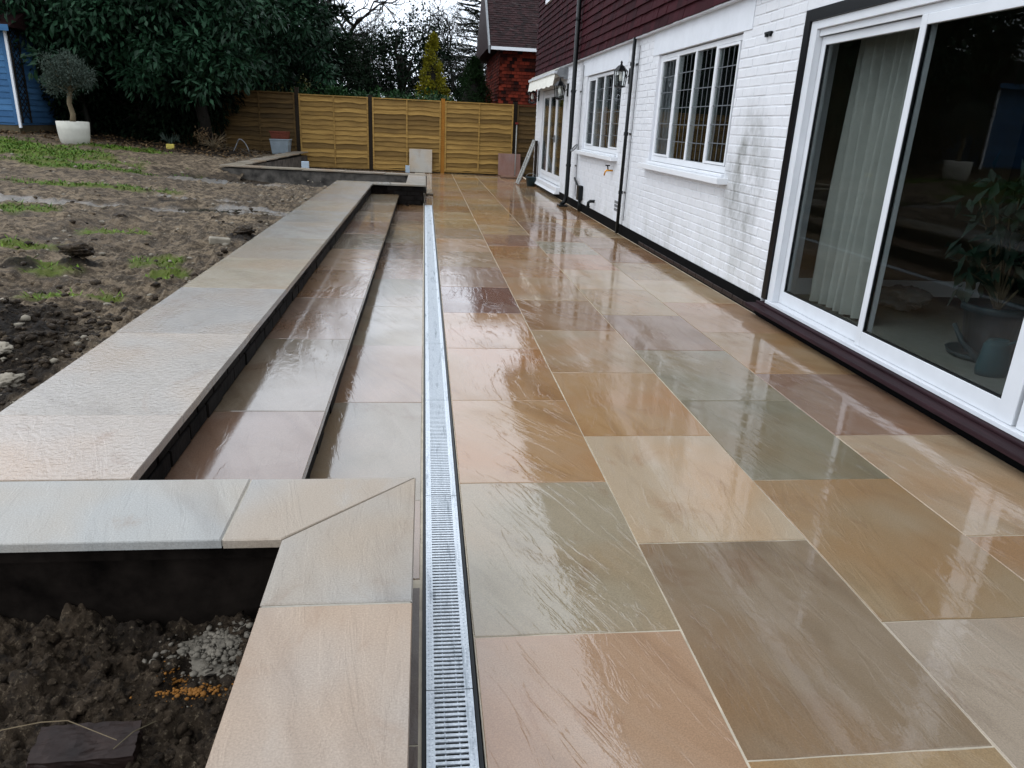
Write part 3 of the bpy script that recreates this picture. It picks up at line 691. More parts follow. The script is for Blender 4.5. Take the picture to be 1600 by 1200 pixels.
def limbs(parent, base, top, r0, targets, m, seed, name='trunk'):
    r = random.Random(seed); b = MB(); base = Vector(base); top = Vector(top); pts = []; k = 6
    for i in range(k+1):
        t = i/k; p = base.lerp(top, t)+Vector((r.uniform(-1, 1), r.uniform(-1, 1), 0))*.06*(top-base).length*math.sin(t*3.1)*.6; pts.append(p)
    b.tube(pts, [r0*(1.25-.6*i/k) if i else r0*1.5 for i in range(k+1)], 8).build(name, m, parent, True)
    b = MB()
    for t in targets:
        t = Vector(t); s0 = pts[r.randint(2, k)]; mid = s0.lerp(t, .5)+Vector((r.uniform(-1, 1), r.uniform(-1, 1), r.uniform(0, 1)))*.12*(t-s0).length
        b.tube([s0, s0.lerp(mid, .5), mid, t], [r0*.42, r0*.34, r0*.25, r0*.08], 5)
    if targets: b.build('limbs', m, parent, True)

def evergreen(label, base, c, rx, ry, rz, nclump, per, seed, m='laurel', L=.17, Wd=.065, cr=.42, zmin=-9, name='laurel_tree', group='evergreens along the back boundary', droop=.5, trunk=.13):
    t = thing(name, label, 'tree', base, group)
    C_ = blob_centers(nclump, c, rx, ry, rz, seed, zmin=zmin); r = np.random.RandomState(seed+1)
    crown('crown', t, M[m], C_, cr*(.6+.8*r.rand(nclump)), per, L, Wd, seed+2, droop)
    limbs(t, base, (c[0], c[1], c[2]+rz*.3), trunk, [tuple(C_[i]) for i in range(0, nclump, max(1, nclump//14))], M['bark_dark'], seed)
    return t
G = tz(np.array(-7.), 0)
evergreen('broad dark laurel overhanging the blue shed and the olive pot', (-8.2, 20.6, .7), (-7.9, 19.5, 3.5), 2.7, 1.6, 2.0, 170, 120, 100, zmin=2.0, L=.19, Wd=.075)
evergreen('dense laurel with drooping leaves hanging in front of the dark fence panel', (-5.4, 20.0, .5), (-5.5, 19.4, 3.3), 2.0, 1.5, 2.2, 150, 120, 110, zmin=1.7, L=.19, Wd=.075)
evergreen('tall glossy laurel rising behind the dark fence panel', (-4.6, 23.6, .2), (-4.7, 23.2, 3.7), 2.2, 1.8, 2.4, 150, 115, 120, zmin=1.7, L=.19, Wd=.075)
evergreen('dark evergreen backdrop rising behind the fence beyond the olive', (-8.5, 25, .2), (-8.6, 25, 2.9), 3.0, 1.2, 2.6, 130, 130, 125, m='laurel_dk', L=.22, Wd=.1, cr=.55, name='evergreen_tree')
evergreen('dark evergreen backdrop behind the fence between the laurels', (-5.9, 26, .2), (-5.9, 26, 2.9), 2.6, 1.2, 2.6, 110, 130, 127, m='laurel_dk', L=.22, Wd=.1, cr=.55, name='evergreen_tree')
evergreen('shaded evergreen shrub standing behind the olive pot', (-7.0, 20.3, .6), (-7.0, 20.3, 1.5), 2.4, .35, 1.0, 90, 110, 130, m='laurel_dk', name='evergreen_shrub', trunk=.08)
evergreen('dark holly bush between the tall laurel and the cedar', (-3.2, 26.5, .0), (-3.3, 26.5, 2.6), 1.3, 1.0, 2.0, 60, 110, 140, m='laurel_dk', L=.12, Wd=.06, name='holly_bush', trunk=.08)
evergreen('yellow green shrub peeping over the fence beside the cream cabin', (-4.3, 24.4, .0), (-4.35, 24.4, 1.9), .8, .5, .7, 30, 80, 150, m='yellowish', L=.09, Wd=.04, name='garden_shrub', cr=.25, trunk=.05)
evergreen('dark shrub added to shade the side wall of the blue shed', (-8.0, 19.7, .7), (-8.05, 19.6, 1.9), .45, .9, 1.2, 45, 110, 180, m='laurel_dk', L=.12, Wd=.06, cr=.3, name='evergreen_shrub', trunk=.06)  # added to shade the shed side and hide it from the door glass
# ivy clad mass round the big bare tree
evergreen('ivy smothered evergreen in front of the big bare tree', (-1.1, 34, .0), (-1.0, 34, 3.0), 2.1, 1.2, 2.9, 75, 95, 160, m='laurel_dk', L=.13, Wd=.09, cr=.6, name='ivy_tree', trunk=.2)
evergreen('dark shrub mass left of the ivy smothered tree', (-3.6, 33, .0), (-3.4, 33, 2.4), 2.0, 1.2, 1.9, 55, 100, 165, m='laurel_dk', L=.13, Wd=.07, cr=.55, name='evergreen_shrub', trunk=.1)
evergreen('dark foliage mass behind the conical conifer', (1.9, 36, .0), (1.6, 36, 2.0), 2.4, 1.0, 1.4, 40, 100, 168, m='laurel_dk', L=.13, Wd=.07, cr=.5, name='evergreen_shrub', trunk=.1)

# clipped hedge right behind the fence
hd = thing('hedge', 'glossy green hedge just showing over the top of the fence', 'hedge', (-1.2, 22.3, 0))
r = np.random.RandomState(77); n = 150
Cc = np.stack([r.uniform(-3.6, .6, n), r.uniform(22.0, 22.7, n), 1.1+.75*r.rand(n)**.6], 1)
crown('foliage', hd, M['hedge'], Cc, .22+.1*r.rand(n), 75, .12, .05, 78, .0)
MB().box(-3.6, 22.1, .0, .6, 22.6, 1.4).build('inner_twigs', M['bark_dark'], hd)

def cone_tree(label, base, h, rad, m, seed, nclump, per, L, Wd, name='conifer', cr=.16, pw=1.0):
    t = thing(name, label, 'tree', base); r = np.random.RandomState(seed); Cs = []
    for i in range(nclump):
        u = r.rand()**1.35; a = r.rand()*6.283; rr = rad*(1-u)**pw*(.75+.35*r.rand())+.03
        Cs.append((base[0]+rr*math.cos(a), base[1]+rr*math.sin(a), base[2]+h*(.03+.97*u)))
    Cs.append((base[0], base[1], base[2]+h)); n = len(Cs)
    rr = np.array([cr*(.5+.9*(1-(c[2]-base[2])/h)) for c in Cs])
    crown('crown', t, M[m], Cs, rr, per, L, Wd, seed+1, -.25, 1.0, .7)
    MB().tube([base, (base[0], base[1], base[2]+h*.96)], [.09, .012], 7).build('trunk', M['bark_dark'], t, True)
    MB().lathe([(rad*.72, .15), (rad*.5, h*.4), (rad*.22, h*.75), (.0, h*.93)], base, 12).build('inner_twigs', M['bark_dark'], t, True)
cone_tree('bright golden yellow conifer rising above the fence', (.24, 26, 0), 3.85, .78, 'gold', 200, 230, 42, .10, .045, 'golden_conifer', .17, .85)
cone_tree('dark green cone shaped conifer between the golden conifer and the red tiled house', (1.69, 28, 0), 3.4, 1.15, 'conifer', 210, 300, 60, .09, .03, 'conifer', .2, .75)

# cedar with layered sprays
def cedar(label, base, h, rad, seed, m='conifer'):
    t = thing('cedar_tree', label, 'tree', base); r = random.Random(seed); b = MB(); P = []; D = []; Nn = []
    MB().tube([base, (base[0]+.1, base[1], base[2]+h)], [.2, .03], 8).build('trunk', M['bark_dark'], t, True)
    z = 1.2
    while z < h*.97:
        for q in range(6):
            a = r.uniform(0, 6.283); ln = rad*(1-(z/h)**1.6)*r.uniform(.75, 1.1)+.2
            p0 = Vector((base[0], base[1], base[2]+z)); dr_ = Vector((math.cos(a), math.sin(a), r.uniform(-.05, .28)))
            p1 = p0+dr_*ln; b.tube([p0, p0.lerp(p1, .5)+Vector((0, 0, .06)), p1], [.03, .018, .006], 4)
            sd_ = Vector((-math.sin(a), math.cos(a), 0))
            for k in range(int(85*ln)):
                tt = r.uniform(.15, 1.05); w = .22*(1.1-tt)+.06
                P.append(p0+dr_*ln*tt+sd_*r.uniform(-w, w)*ln*.6+Vector((0, 0, r.uniform(-.03, .03)))); D.append(dr_*.8+sd_*r.uniform(-1, 1)+Vector((0, 0, r.uniform(-.15, .3)))); Nn.append(Vector((r.uniform(-.3, .3), r.uniform(-.3, .3), 1)))
        z += .26
    b.build('limbs', M['bark_dark'], t)
    n = len(P); rr = np.random.RandomState(seed)
    V, F = leaf_np(np.array(P), np.array(D), np.array(Nn), .16+.1*rr.rand(n), .035+.02*rr.rand(n))
    link('crown', np_mesh('crown', V, F, np.repeat(rr.rand(n), 4)), M[m], t)
cedar('cedar with layered drooping sprays behind the tall laurel', (-3.55, 28.5, 0), 6.2, 1.7, 31)
cedar('dark cedar branches beyond the golden conifer', (3.2, 46, 0), 9.5, 3.2, 33)

# bare winter trees
def bare(label, base, h, r0, seed, spread=.75, depth=6, lean=(0, 0), kids=(2, 3), cap=7000):
    t = thing('bare_tree', label, 'tree', base, 'leafless trees beyond the fence'); r = random.Random(seed); big = MB(); tw = MB(); cnt = [0]
    todo = [(Vector(base), Vector((lean[0], lean[1], 1)).normalized(), h*.24, r0, depth)]
    while todo and cnt[0] < cap:
        p, d, ln, rad, dep = todo.pop(0)
        pts = [p]; k = 4 if dep > 1 else 3; q = p; dd = d
        for i in range(k):
            dd = (dd+Vector((r.gauss(0, .24), r.gauss(0, .24), r.gauss(.03, .2)))).normalized(); q = q+dd*ln/k; pts.append(q)
        n = 7 if dep >= depth-1 else (5 if dep > 2 else 3)
        (big if dep > 2 else tw).tube(pts, [max(.008, rad*(1-.4*i/k)) for i in range(k+1)], n, False); cnt[0] += 1
        if dep == 0: continue
        for i in range(r.randint(*kids)+(1 if dep < 3 else 0)):
            s0 = pts[-1] if i == 0 else pts[r.randint(1, k)]
            ax = Vector((r.gauss(0, 1), r.gauss(0, 1), r.gauss(0, .7))).normalized()
            nd = (dd*.8+ax*spread*r.uniform(.7, 1.3)).normalized()
            todo.append((s0, nd, ln*r.uniform(.64, .86), rad*r.uniform(.5, .66), dep-1))
    big.build('trunk', M['bark_dark'], t, True); tw.build('twigs', M['bark_dark'], t)
    return t
bare('large twisted bare tree standing behind the ivy in the middle distance', (-.75, 38, 0), 13, .36, 5, .8, 7, kids=(2, 4), cap=12000)
bare('bare tree behind the golden conifer with spreading fine branches', (1.5, 41, 0), 13.5, .28, 8, .8, 7, kids=(2, 4), cap=11000)
bare('slender bare tree left of the big twisted one', (-3.2, 43, 0), 11, .24, 12, .75, 7, kids=(2, 4), cap=6000)
bare('bare tree close to the red tiled house', (3.6, 48, 0), 12.5, .3, 17, .8, 7, kids=(2, 4))
bare('small bare tree low behind the hedge', (-1.9, 31, 0), 5.0, .10, 23, .8, 6)
bare('fine twigged bare tree far behind the gap', (-.2, 52, 0), 13, .32, 29, .8, 7, kids=(2, 4))

# grass
rs = np.random.RandomState(12); n = 190000
gx = -1.5-rs.rand(n)**.9*9.0; gyy = 4.0+rs.rand(n)*14; keep = rs.rand(n) < amask(GR, gx, gyy, 40)*(1-amask(DK, gx, gyy, 70)*.7)*np.clip(.35+fbm(gx, gyy, 9, 2, 55), 0, 1)*1.3
gx, gyy = gx[keep], gyy[keep]; n = len(gx); P = np.stack([gx, gyy, height(gx, gyy)-.004], 1)
a = rs.rand(n)*6.283; D = np.stack([np.cos(a)*.8, np.sin(a)*.8, .35+.7*rs.rand(n)], 1); N = np.stack([-np.sin(a)*.2, np.cos(a)*.2, np.ones(n)], 1)
V, F = leaf_np(P, D, N, (.02+.03*rs.rand(n))*(1+gyy/22), np.full(n, .0045)*(1+gyy/5))
tag(link('grass', np_mesh('grass', V, F, np.repeat(np.clip(rs.rand(n)*.7+.3*(gyy < 7), 0, 1), 4)), M['grass']), 'patchy short grass surviving on the muddy lawn', 'grass', kind='stuff')
n = 2600; lx = rs.uniform(-10, -3.9, n); ly = rs.uniform(16.8, 20.4, n)+np.abs(rs.normal(size=n))*.2; P = np.stack([lx, ly, height(lx, ly)+.01], 1)
V, F = leaf_np(P, rs.normal(size=(n, 3))*[1, 1, .3], rs.normal(size=(n, 3))*.5+[0, 0, 1], .05+.05*rs.rand(n), .03+.02*rs.rand(n))
tag(link('leaf_litter', np_mesh('leaf_litter', V, F, np.repeat(rs.rand(n), 4)), M['litter']), 'brown leaf litter in the shade under the laurels', 'leaves', kind='stuff')

# ------------------------------------------------------------------ house
XW = 2.62; YN, YF = -4.0, 18.35
house = thing('house', 'white painted brick house with plum tile hung upper storey', 'house', (4.5, 7, 0))
OPEN = [  # y0,y1,z0,z1 openings in the brickwork
    (.35, 5.385, -.1, 2.16), (6.46, 8.80, .99, 2.14), (10.36, 12.70, .99, 2.12), (14.62, 17.40, .10, 2.06)]
# backing wall (the bed joints) built from blocks round the openings
wall = MB(); xb0, xb1 = XW+.0045, XW+.28; cuts = sorted({YN, YF, *[o[0] for o in OPEN], *[o[1] for o in OPEN]})
for a, b in zip(cuts[:-1], cuts[1:]):
    op = [o for o in OPEN if o[0] <= a+1e-6 and o[1] >= b-1e-6]
    if not op: wall.box(xb0, a, -.1, xb1, b, 2.42)
    else:
        o = op[0]
        if o[2] > -.09: wall.box(xb0, a, -.1, xb1, b, o[2])
        wall.box(xb0, a, o[3], xb1, b, 2.42)
wall = wall.build('wall', M['paint'], house)
MB().box(XW+.2, YF-.28, -.1, 8, YF-.001, 2.42).box(XW+.29, YN, -.1, 8, YN+.28, 2.42).build('end_wall', M['paint'], house)
# bricks
bricks = []
LINT = [(6.28, 9.02, 2.14, 2.40), (10.15, 13.0, 2.12, 2.40)]
for c in range(31):
    zc = .13+c*.075+.0325
    if zc > 2.385: break
    ivs = [(YN+.0, YF)]
    for (a, b, z0, z1) in OPEN+LINT:
        if zc+.03 > z0 and zc-.03 < z1:
            nv = []
            for (p, q) in ivs:
                if a-.004 > p: nv.append((p, min(q, a-.004)))
                if b+.004 < q: nv.append((max(p, b+.004), q))
            ivs = [t for t in nv if t[1]-t[0] > .02]
    for (p, q) in ivs:
        g0 = math.floor((p)/.225)*.225-(.1125 if c % 2 else 0)
        while g0 < q:
            ya, yb = max(p, g0), min(q, g0+.215)
            if yb-ya > .03: bricks.append(((ya+yb)/2, zc, yb-ya))
            g0 += .225
BM = [brick_mesh(400+i).mesh('brick') for i in range(6)]
for me in BM: me.materials.append(M['paint'])
bricks.sort(key=lambda b: (b[0] < 5.3, math.hypot(b[0], b[1]-1.3)))
rest = MB()
for i, (y, z, l) in enumerate(bricks):
    x = XW+rnd.uniform(-.0018, .0018)
    if i < 300: link('brick', rnd.choice(BM), None, wall, (x, y, z), (rnd.uniform(-.012, .012), 0, 0), (1, l/.215, 1))
    else:
        h = .0325
        rest.add([(x, y-l/2+.003, z-h+.003), (x, y+l/2-.003, z-h+.003), (x, y+l/2-.003, z+h-.003), (x, y-l/2+.003, z+h-.003),
                  (XW+.03, y-l/2, z-h), (XW+.03, y+l/2, z-h), (XW+.03, y+l/2, z+h), (XW+.03, y-l/2, z+h)],
                 [(0, 3, 2, 1), (4, 0, 1, 5), (5, 1, 2, 6), (6, 2, 3, 7), (7, 3, 0, 4)])
tag(rest.build('brick_courses', M['paint'], wall), kind='stuff')
lb = MB()
for (a, b, z0, z1) in LINT: lb.box(XW-.003, a, z0+.002, XW+.03, b, z1)
lb.build('lintel_band', M['render'], house)
# plinth
MB().box(XW-.006, 5.39, -.1, XW+.03, 14.60, .128).box(XW-.006, 14.61, -.1, XW+.03, 17.41, .075).box(XW-.006, 17.42, -.1, XW+.03, YF+.01, .128).build('plinth', M['pitch'], house)
pm = brick_mesh(470, h=.05, d=.03).mesh('plinth_brick'); pm.materials.append(M['brick_dark'])
y = 5.55
while y < 8.9: link('plinth_brick', pm, None, house, (XW-.012, y, .03+rnd.uniform(-.001, .001)), (0, 0, 0), (1, 1, .8)); y += .226
# upper storey: backing, flashing, tiles
up = MB().box(XW-.02, YN, 2.421, XW+.3, YF-.0, 5.0).box(XW+.301, YF-.3, 2.421, 8, YF-.0005, 5.0).box(XW+.301, YN, 2.421, 8, YN+.3, 5.0).build('upper_wall', M['tile'], house)
MB().box(XW-.06, YN, 2.385, XW+.02, YF+.02, 2.4205).build('bell_board', M['render'], house)
tb = MB().add([(0, -.5, 0), (0, .5, 0), (.028, .5, .155), (.028, -.5, .155), (.013, -.5, -.002), (.013, .5, -.002), (.041, .5, .153), (.041, -.5, .153)],
              [(0, 3, 2, 1), (0, 1, 5, 4), (1, 2, 6, 5), (3, 0, 4, 7)])
TM = []
for i in range(7):
    b = MB(); rr = random.Random(i)
    b.add([(x+rr.uniform(-.001, .001), y, z+(rr.uniform(-.002, .002) if k in (0, 1) else 0)) for k, (x, y, z) in enumerate(tb.v)], tb.f, rr.random()); me = b.mesh('hung_tile'); me.materials.append(M['tile']); TM.append(me)
tiles = []
for c in range(23):
    z = 2.40+c*.112; y = YN+(.0825 if c % 2 else 0)
    while y < YF-.02:
        y1 = min(y+.165, YF+.012); tiles.append(((y+y1)/2, z, y1-y-.003)); y += .165
vis = lambda t: 0 if (t[0] > 6.2 and t[1] < 2.45+(t[0]-6.2)*.14) else 1
tiles.sort(key=lambda t: (vis(t), t[0]))
rest = MB(); XT = XW-.075
for i, (y, z, l) in enumerate(tiles):
    if i < 300: link('hung_tile', rnd.choice(TM), None, up, (XT+rnd.uniform(-.003, .003), y, z+rnd.uniform(-.002, .002)), (0, 0, 0), (1, l, 1))
    else:
        dx = XT+rnd.uniform(-.003, .003); dz = rnd.uniform(-.002, .002); t = rnd.random()
        rest.add([(dx+vx, y+vy*l, z+dz+vz) for vx, vy, vz in tb.v], tb.f, t)
tag(rest.build('tile_courses', M['tile'], up), kind='stuff')
# eaves and roof
MB().box(2.25, YN-.3, 4.86, XW+.3, YF+.3, 4.90).build('soffit', M['upvc'], house)
MB().box(2.22, YN-.3, 4.84, 2.2495, YF+.3, 5.02).build('fascia', M['black_paint'], house)
MB().tube([(2.15, YN-.3, 4.98), (2.15, YF+.3, 4.98)], .055, 10).build('gutter', M['black_plastic'], house, True)
MB().add([(2.16, YN-.35, 5.03), (2.16, YF+.35, 5.03), (5.6, YF+.35, 8.0), (5.6, YN-.35, 8.0), (9.04, YN-.35, 5.03), (9.04, YF+.35, 5.03)], [(0, 3, 2, 1), (3, 4, 5, 2), (0, 4, 3), (1, 2, 5), (0, 1, 5, 4)]).build('roof', M['roof_tile'], house)
uw = MB().box(XW-.10, 15.7, 3.74, XW-.0201, 17.1, 4.75).build('upper_window', M['upvc'], house)
MB().box(XW-.104, 15.78, 3.82, XW-.1005, 16.36, 4.67).build('pane', M['glass'], uw); MB().box(XW-.104, 16.44, 3.82, XW-.1005, 17.02, 4.67).build('pane', M['glass'], uw)
# rooms
MB().box(XW+.28, YN+.28, .04, 7.6, YF-.28, .14).build('room_floor', M['carpet'], house)
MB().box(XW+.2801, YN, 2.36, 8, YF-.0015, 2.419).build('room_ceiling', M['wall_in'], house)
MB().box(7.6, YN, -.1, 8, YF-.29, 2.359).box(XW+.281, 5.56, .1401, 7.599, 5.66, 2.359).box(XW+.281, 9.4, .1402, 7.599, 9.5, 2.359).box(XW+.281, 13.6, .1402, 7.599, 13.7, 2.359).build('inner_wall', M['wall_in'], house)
MB().box(XW+.282, 5.548, .141, 4.6, 5.559, 2.358).build('tan_wall_lining', M['wall_tan'], house)
MB().box(XW+.283, 5.535, .1405, 4.6, 5.5475, .27).build('skirting_board', M['upvc'], house)

def window(y0, y1, z0, z1, lights, label, rows=6, leads=4):
    xf = XW+.03; w = MB(); fw_ = .045
    w.box(xf, y0, z0, xf+.06, y0+fw_, z1).box(xf, y1-fw_, z0, xf+.06, y1, z1).box(xf+.0005, y0+fw_, z0, xf+.06, y1-fw_, z0+fw_+.015).box(xf+.0005, y0+fw_, z1-fw_, xf+.06, y1-fw_, z1)
    wdt = (y1-y0-2*fw_)/lights
    for i in range(1, lights):
        ym = y0+fw_+i*wdt; w.box(xf-.004, ym-.02, z0+fw_+.0155, xf+.06, ym+.02, z1-fw_-.0005)
    o = w.build('window', M['upvc'], house, bevel=.004); o['label'] = label
    for i in range(lights):
        a = y0+fw_+i*wdt+.021; b = a+wdt-.042; za, zb = z0+fw_+.02, z1-fw_-.004
        s_ = .022
        if i in (0, lights-1): # opening casements carry their own sash
            MB().box(xf-.006, a, za, xf+.03, a+s_, zb).box(xf-.006, b-s_, za, xf+.03, b, zb).box(xf-.0055, a+s_, za, xf+.03, b-s_, za+s_).box(xf-.0055, a+s_, zb-s_, xf+.03, b-s_, zb).build('casement', M['upvc'], o)
            a += s_; b -= s_; za += s_; zb -= s_
        MB().box(xf+.008, a, za, xf+.012, b, zb).build('pane', M['glass'], o)
        ld = MB()
        for k in range(1, rows): zz = za+(zb-za)*k/rows; ld.box(xf+.0045, a, zz-.004, xf+.0075, b, zz+.004)
        for k in range(1, leads): yq = a+(b-a)*k/leads; ld.box(xf+.0048, yq-.004, za, xf+.0073, yq+.004, zb)
        ld.build('lead_lattice', M['lead'], o)
    MB().prism([(XW-.10, y0-.12), (XW+.034, y0-.12), (XW+.034, y1+.12), (XW-.10, y1+.12)], z0-.085, z0-.03).box(XW-.02, y0-.001, z0-.0295, xf+.001, y1+.001, z0-.002).build('sill', M['upvc'], o, bevel=.006)
    MB().box(xf+.002, y0-.02, z0-.01, xf+.2, y0+.001, z1+.01).box(xf+.002, y1-.001, z0-.01, xf+.2, y1+.02, z1+.01).build('reveal', M['render'], o)
    return o
window(6.48, 8.78, 1.0, 2.13, 4, 'white four light leaded window nearest the sliding door')
w2 = window(10.38, 12.68, 1.0, 2.11, 4, 'white four light leaded window beside the lantern')
# dark drapes just inside each leaded window
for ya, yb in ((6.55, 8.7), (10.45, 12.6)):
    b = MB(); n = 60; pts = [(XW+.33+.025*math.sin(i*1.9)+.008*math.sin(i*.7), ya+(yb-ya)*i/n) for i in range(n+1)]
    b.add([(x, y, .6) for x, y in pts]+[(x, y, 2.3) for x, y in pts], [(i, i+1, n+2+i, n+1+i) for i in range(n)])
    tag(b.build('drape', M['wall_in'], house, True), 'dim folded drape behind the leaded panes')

# french door at the far end
fd = MB(); xf = XW+.02
for a, b in ((14.66, 14.74), (17.28, 17.36)): fd.box(xf, a, .22, xf+.07, b, 2.04)
fd.box(xf+.001, 14.74, 1.97, xf+.07, 17.28, 2.04).box(xf+.001, 14.74, .22, xf+.07, 17.28, .31)
for ym in (15.58, 16.44): fd.box(xf-.004, ym-.04, .31, xf+.07, ym+.04, 1.97)
fd = fd.build('glazed_door', M['upvc'], house, bevel=.004)
for a, b in ((14.74, 15.54), (15.62, 16.40), (16.48, 17.28)):
    MB().box(xf-.006, a+.005, .315, xf+.03, a+.06, 1.965).box(xf-.006, b-.06, .315, xf+.03, b-.005, 1.965).box(xf-.0055, a+.06, .315, xf+.03, b-.06, .40).box(xf-.0055, a+.06, 1.90, xf+.03, b-.06, 1.965).build('door_leaf', M['upvc'], fd)
    MB().box(xf+.002, a+.06, .40, xf+.006, b-.06, 1.90).build('pane', M['glass'], fd)
    bl = MB()
    for k in range(7): yq = a+.09+k*(b-a-.16)/6; bl.box(xf+.10+.01*(k % 2), yq-.045, .42, xf+.104+.01*(k % 2), yq+.045, 1.9)
    bl.build('blind_slats', plain('grey_blind', (70, 70, 68), .8, .1), fd)
MB().box(XW-.08, 14.55, .13, xf+.06, 17.45, .205).add([(XW-.12, 14.55, .08), (XW-.08, 14.55, .1295), (XW-.08, 17.45, .1295), (XW-.12, 17.45, .08), (XW-.005, 14.55, .08), (XW-.005, 17.45, .08), (XW-.005, 14.55, .1295), (XW-.005, 17.45, .1295)], [(0, 3, 2, 1), (0, 4, 5, 3), (0, 1, 6, 4), (3, 5, 7, 2)]).build('threshold', M['upvc'], fd, bevel=.004)
MB().box(xf-.03, 15.50, 1.02, xf-.012, 15.53, 1.16).tube([(xf-.035, 15.515, 1.1), (xf-.06, 15.515, 1.1), (xf-.06, 15.40, 1.1)], .009, 6).build('door_handle', M['tin_grey'], fd)

# sliding door
xs = XW+.03
sdr = MB().box(XW+.0, 5.31, .14, XW+.12, 5.385, 2.16).box(XW+.0, .36, 2.085, XW+.12, 5.3095, 2.16).build('door_surround', M['black_paint'], house)
fr = MB().box(xs-.015, 5.225, .14, xs+.12, 5.3095, 2.084).box(xs-.015, .36, .14, xs+.12, .44, 2.084).box(xs-.0145, .44, 2.03, xs+.12, 5.2245, 2.084).box(xs-.03, .36, .1155, xs+.12, 5.3095, .1395)
fr.box(xs+.01, .44, 1.985, xs+.02, 5.2245, 2.03).box(xs+.05, .44, 1.985, xs+.06, 5.2245, 2.03)
fr = fr.build('sliding_door', M['alu'], house, bevel=.003)
for i, (a, b) in enumerate(((4.05, 5.222), (2.80, 4.105), (1.60, 2.775), (.445, 1.64))):
    xo = xs+(.035 if i in (0, 3) else .0)
    st_ = .052
    sb = MB().box(xo, a, .141, xo+.032, a+st_, 1.984).box(xo, b-st_, .141, xo+.032, b, 1.984).box(xo+.0005, a+st_, .141, xo+.032, b-st_, .235).box(xo+.0005, a+st_, 1.93, xo+.032, b-st_, 1.984)
    if i == 1: sb.box(xo-.001, a+.001, .1405, xo+.033, a+.098, 1.9845)
    sh = sb.build('sash', M['alu'], fr, bevel=.003)
    MB().box(xo+.012, a+st_, .235, xo+.018, b-st_, 1.93).build('pane', M['glass'], fr)
    MB().box(xo+.006, a+st_, .235, xo+.026, a+st_+.008, 1.93).box(xo+.006, b-st_-.008, .235, xo+.026, b-st_, 1.93).box(xo+.0055, a+st_+.008, .235, xo+.026, b-st_-.008, .243).build('gasket', M['black_plastic'], fr)
MB().prism([(XW-.115, .3), (XW+.05, .3), (XW+.05, 5.40), (XW-.115, 5.40)], .074, .1).box(XW-.03, .3, .1002, XW+.05, 5.3999, .115).build('door_sill', M['sill_brown'], house, bevel=.004)
MB().box(XW-.02, .3, -.1, XW+.04, 5.385, .0735).build('sill_base', M['pitch'], house)  # black colour stands in for the shadow gap under the sill

# drainpipes
def pipe(pts, rad, y, zs, label):
    o = MB().tube(pts, rad, 12).build('drainpipe', M['black_plastic'], house, True); o['label'] = label
    for z in zs: MB().box(XW-.005, y-rad-.035, z-.012, XW+.002, y+rad+.035, z+.012).lathe([(rad+.008, -.02), (rad+.008, .02)], (pts[0][0], y, z), 12).build('pipe_bracket', M['black_plastic'], o)
pipe([(2.49, 13.12, 4.9), (2.49, 13.12, .20), (2.47, 13.14, .08), (2.40, 13.14, .03)], .038, 13.12, (.7, 1.9, 3.0), 'thick black downpipe from the gutter past the window')
pipe([(2.56, 9.68, 2.40), (2.56, 9.72, .02)], .022, 9.70, (.55, 1.28, 2.1), 'thin black pipe beside the lantern')
MB().tube([(2.60, 12.93, 2.3), (2.60, 12.93, .25), (2.60, 12.88, .2)], .008, 6).build('wall_cable', M['tin_grey'], house)
MB().tube([(2.6, 9.55, 2.3), (2.6, 9.60, .2)], .006, 6).build('wall_cable', M['tin_grey'], house)
MB().box(2.35, 13.02, .002, 2.5, 13.25, .03).build('gully_grid', M['black_plastic'], house)
ab = MB()
for i in range(3):
    for k in range(5): ab.box(XW-.006, 10.03+k*.035, .27+i*.05, XW-.001, 10.05+k*.035, .305+i*.05)
ab.build('air_brick', M['tin_grey'], house)

# wall lanterns
def lantern(y, z, label, sc=1.0):
    t = thing('wall_lantern', label, 'lantern', (XW, y, z), 'black wall lanterns on the white brick'); x = XW-.16*sc
    MB().box(XW-.02, y-.05*sc, z-.10*sc, XW-.001, y+.05*sc, z+.12*sc).tube([(XW-.02, y, z+.02), (XW-.07*sc, y, z-.02), (XW-.10*sc, y, z+.09*sc), (x, y, z+.13*sc)], .011*sc, 8).build('bracket', M['black_paint'], t)
    MB().lathe([(.115*sc, .07*sc), (.10*sc, .09*sc), (.05*sc, .145*sc), (.022*sc, .16*sc), (.014*sc, .18*sc), (.02*sc, .195*sc), (.004*sc, .22*sc)], (x, y, z), 6).build('cap', M['black_paint'], t)
    cg = MB()
    for k in range(6):
        a = k*math.pi/3; cg.tube([(x+.078*sc*math.cos(a), y+.078*sc*math.sin(a), z-.14*sc), (x+.102*sc*math.cos(a), y+.102*sc*math.sin(a), z+.075*sc)], .0075*sc, 5)
    cg.lathe([(.088*sc, -.15*sc), (.09*sc, -.135*sc), (.07*sc, -.13*sc)], (x, y, z), 6).lathe([(.03*sc, -.17*sc), (.085*sc, -.1501*sc)], (x, y, z), 6).build('cage', M['black_paint'], t)
    MB().lathe([(.07*sc, -.128*sc), (.094*sc, .068*sc)], (x, y, z), 6).build('glass_panes', M['lampglass'], t)
    MB().lathe([(.012*sc, .06*sc), (.02*sc, .04*sc), (.034*sc, -.02*sc), (.026*sc, -.06*sc), (.0, -.07*sc)], (x, y, z), 12).build('bulb', M['bulb'], t, True)
lantern(9.95, 1.97, 'black six sided lantern between the leaded windows by the thin pipe', .84)
lantern(14.33, 1.96, 'black lantern under the near end of the rolled awning', 1.0)
lantern(18.0, 1.96, 'black lantern at the far corner of the white house', 1.0)

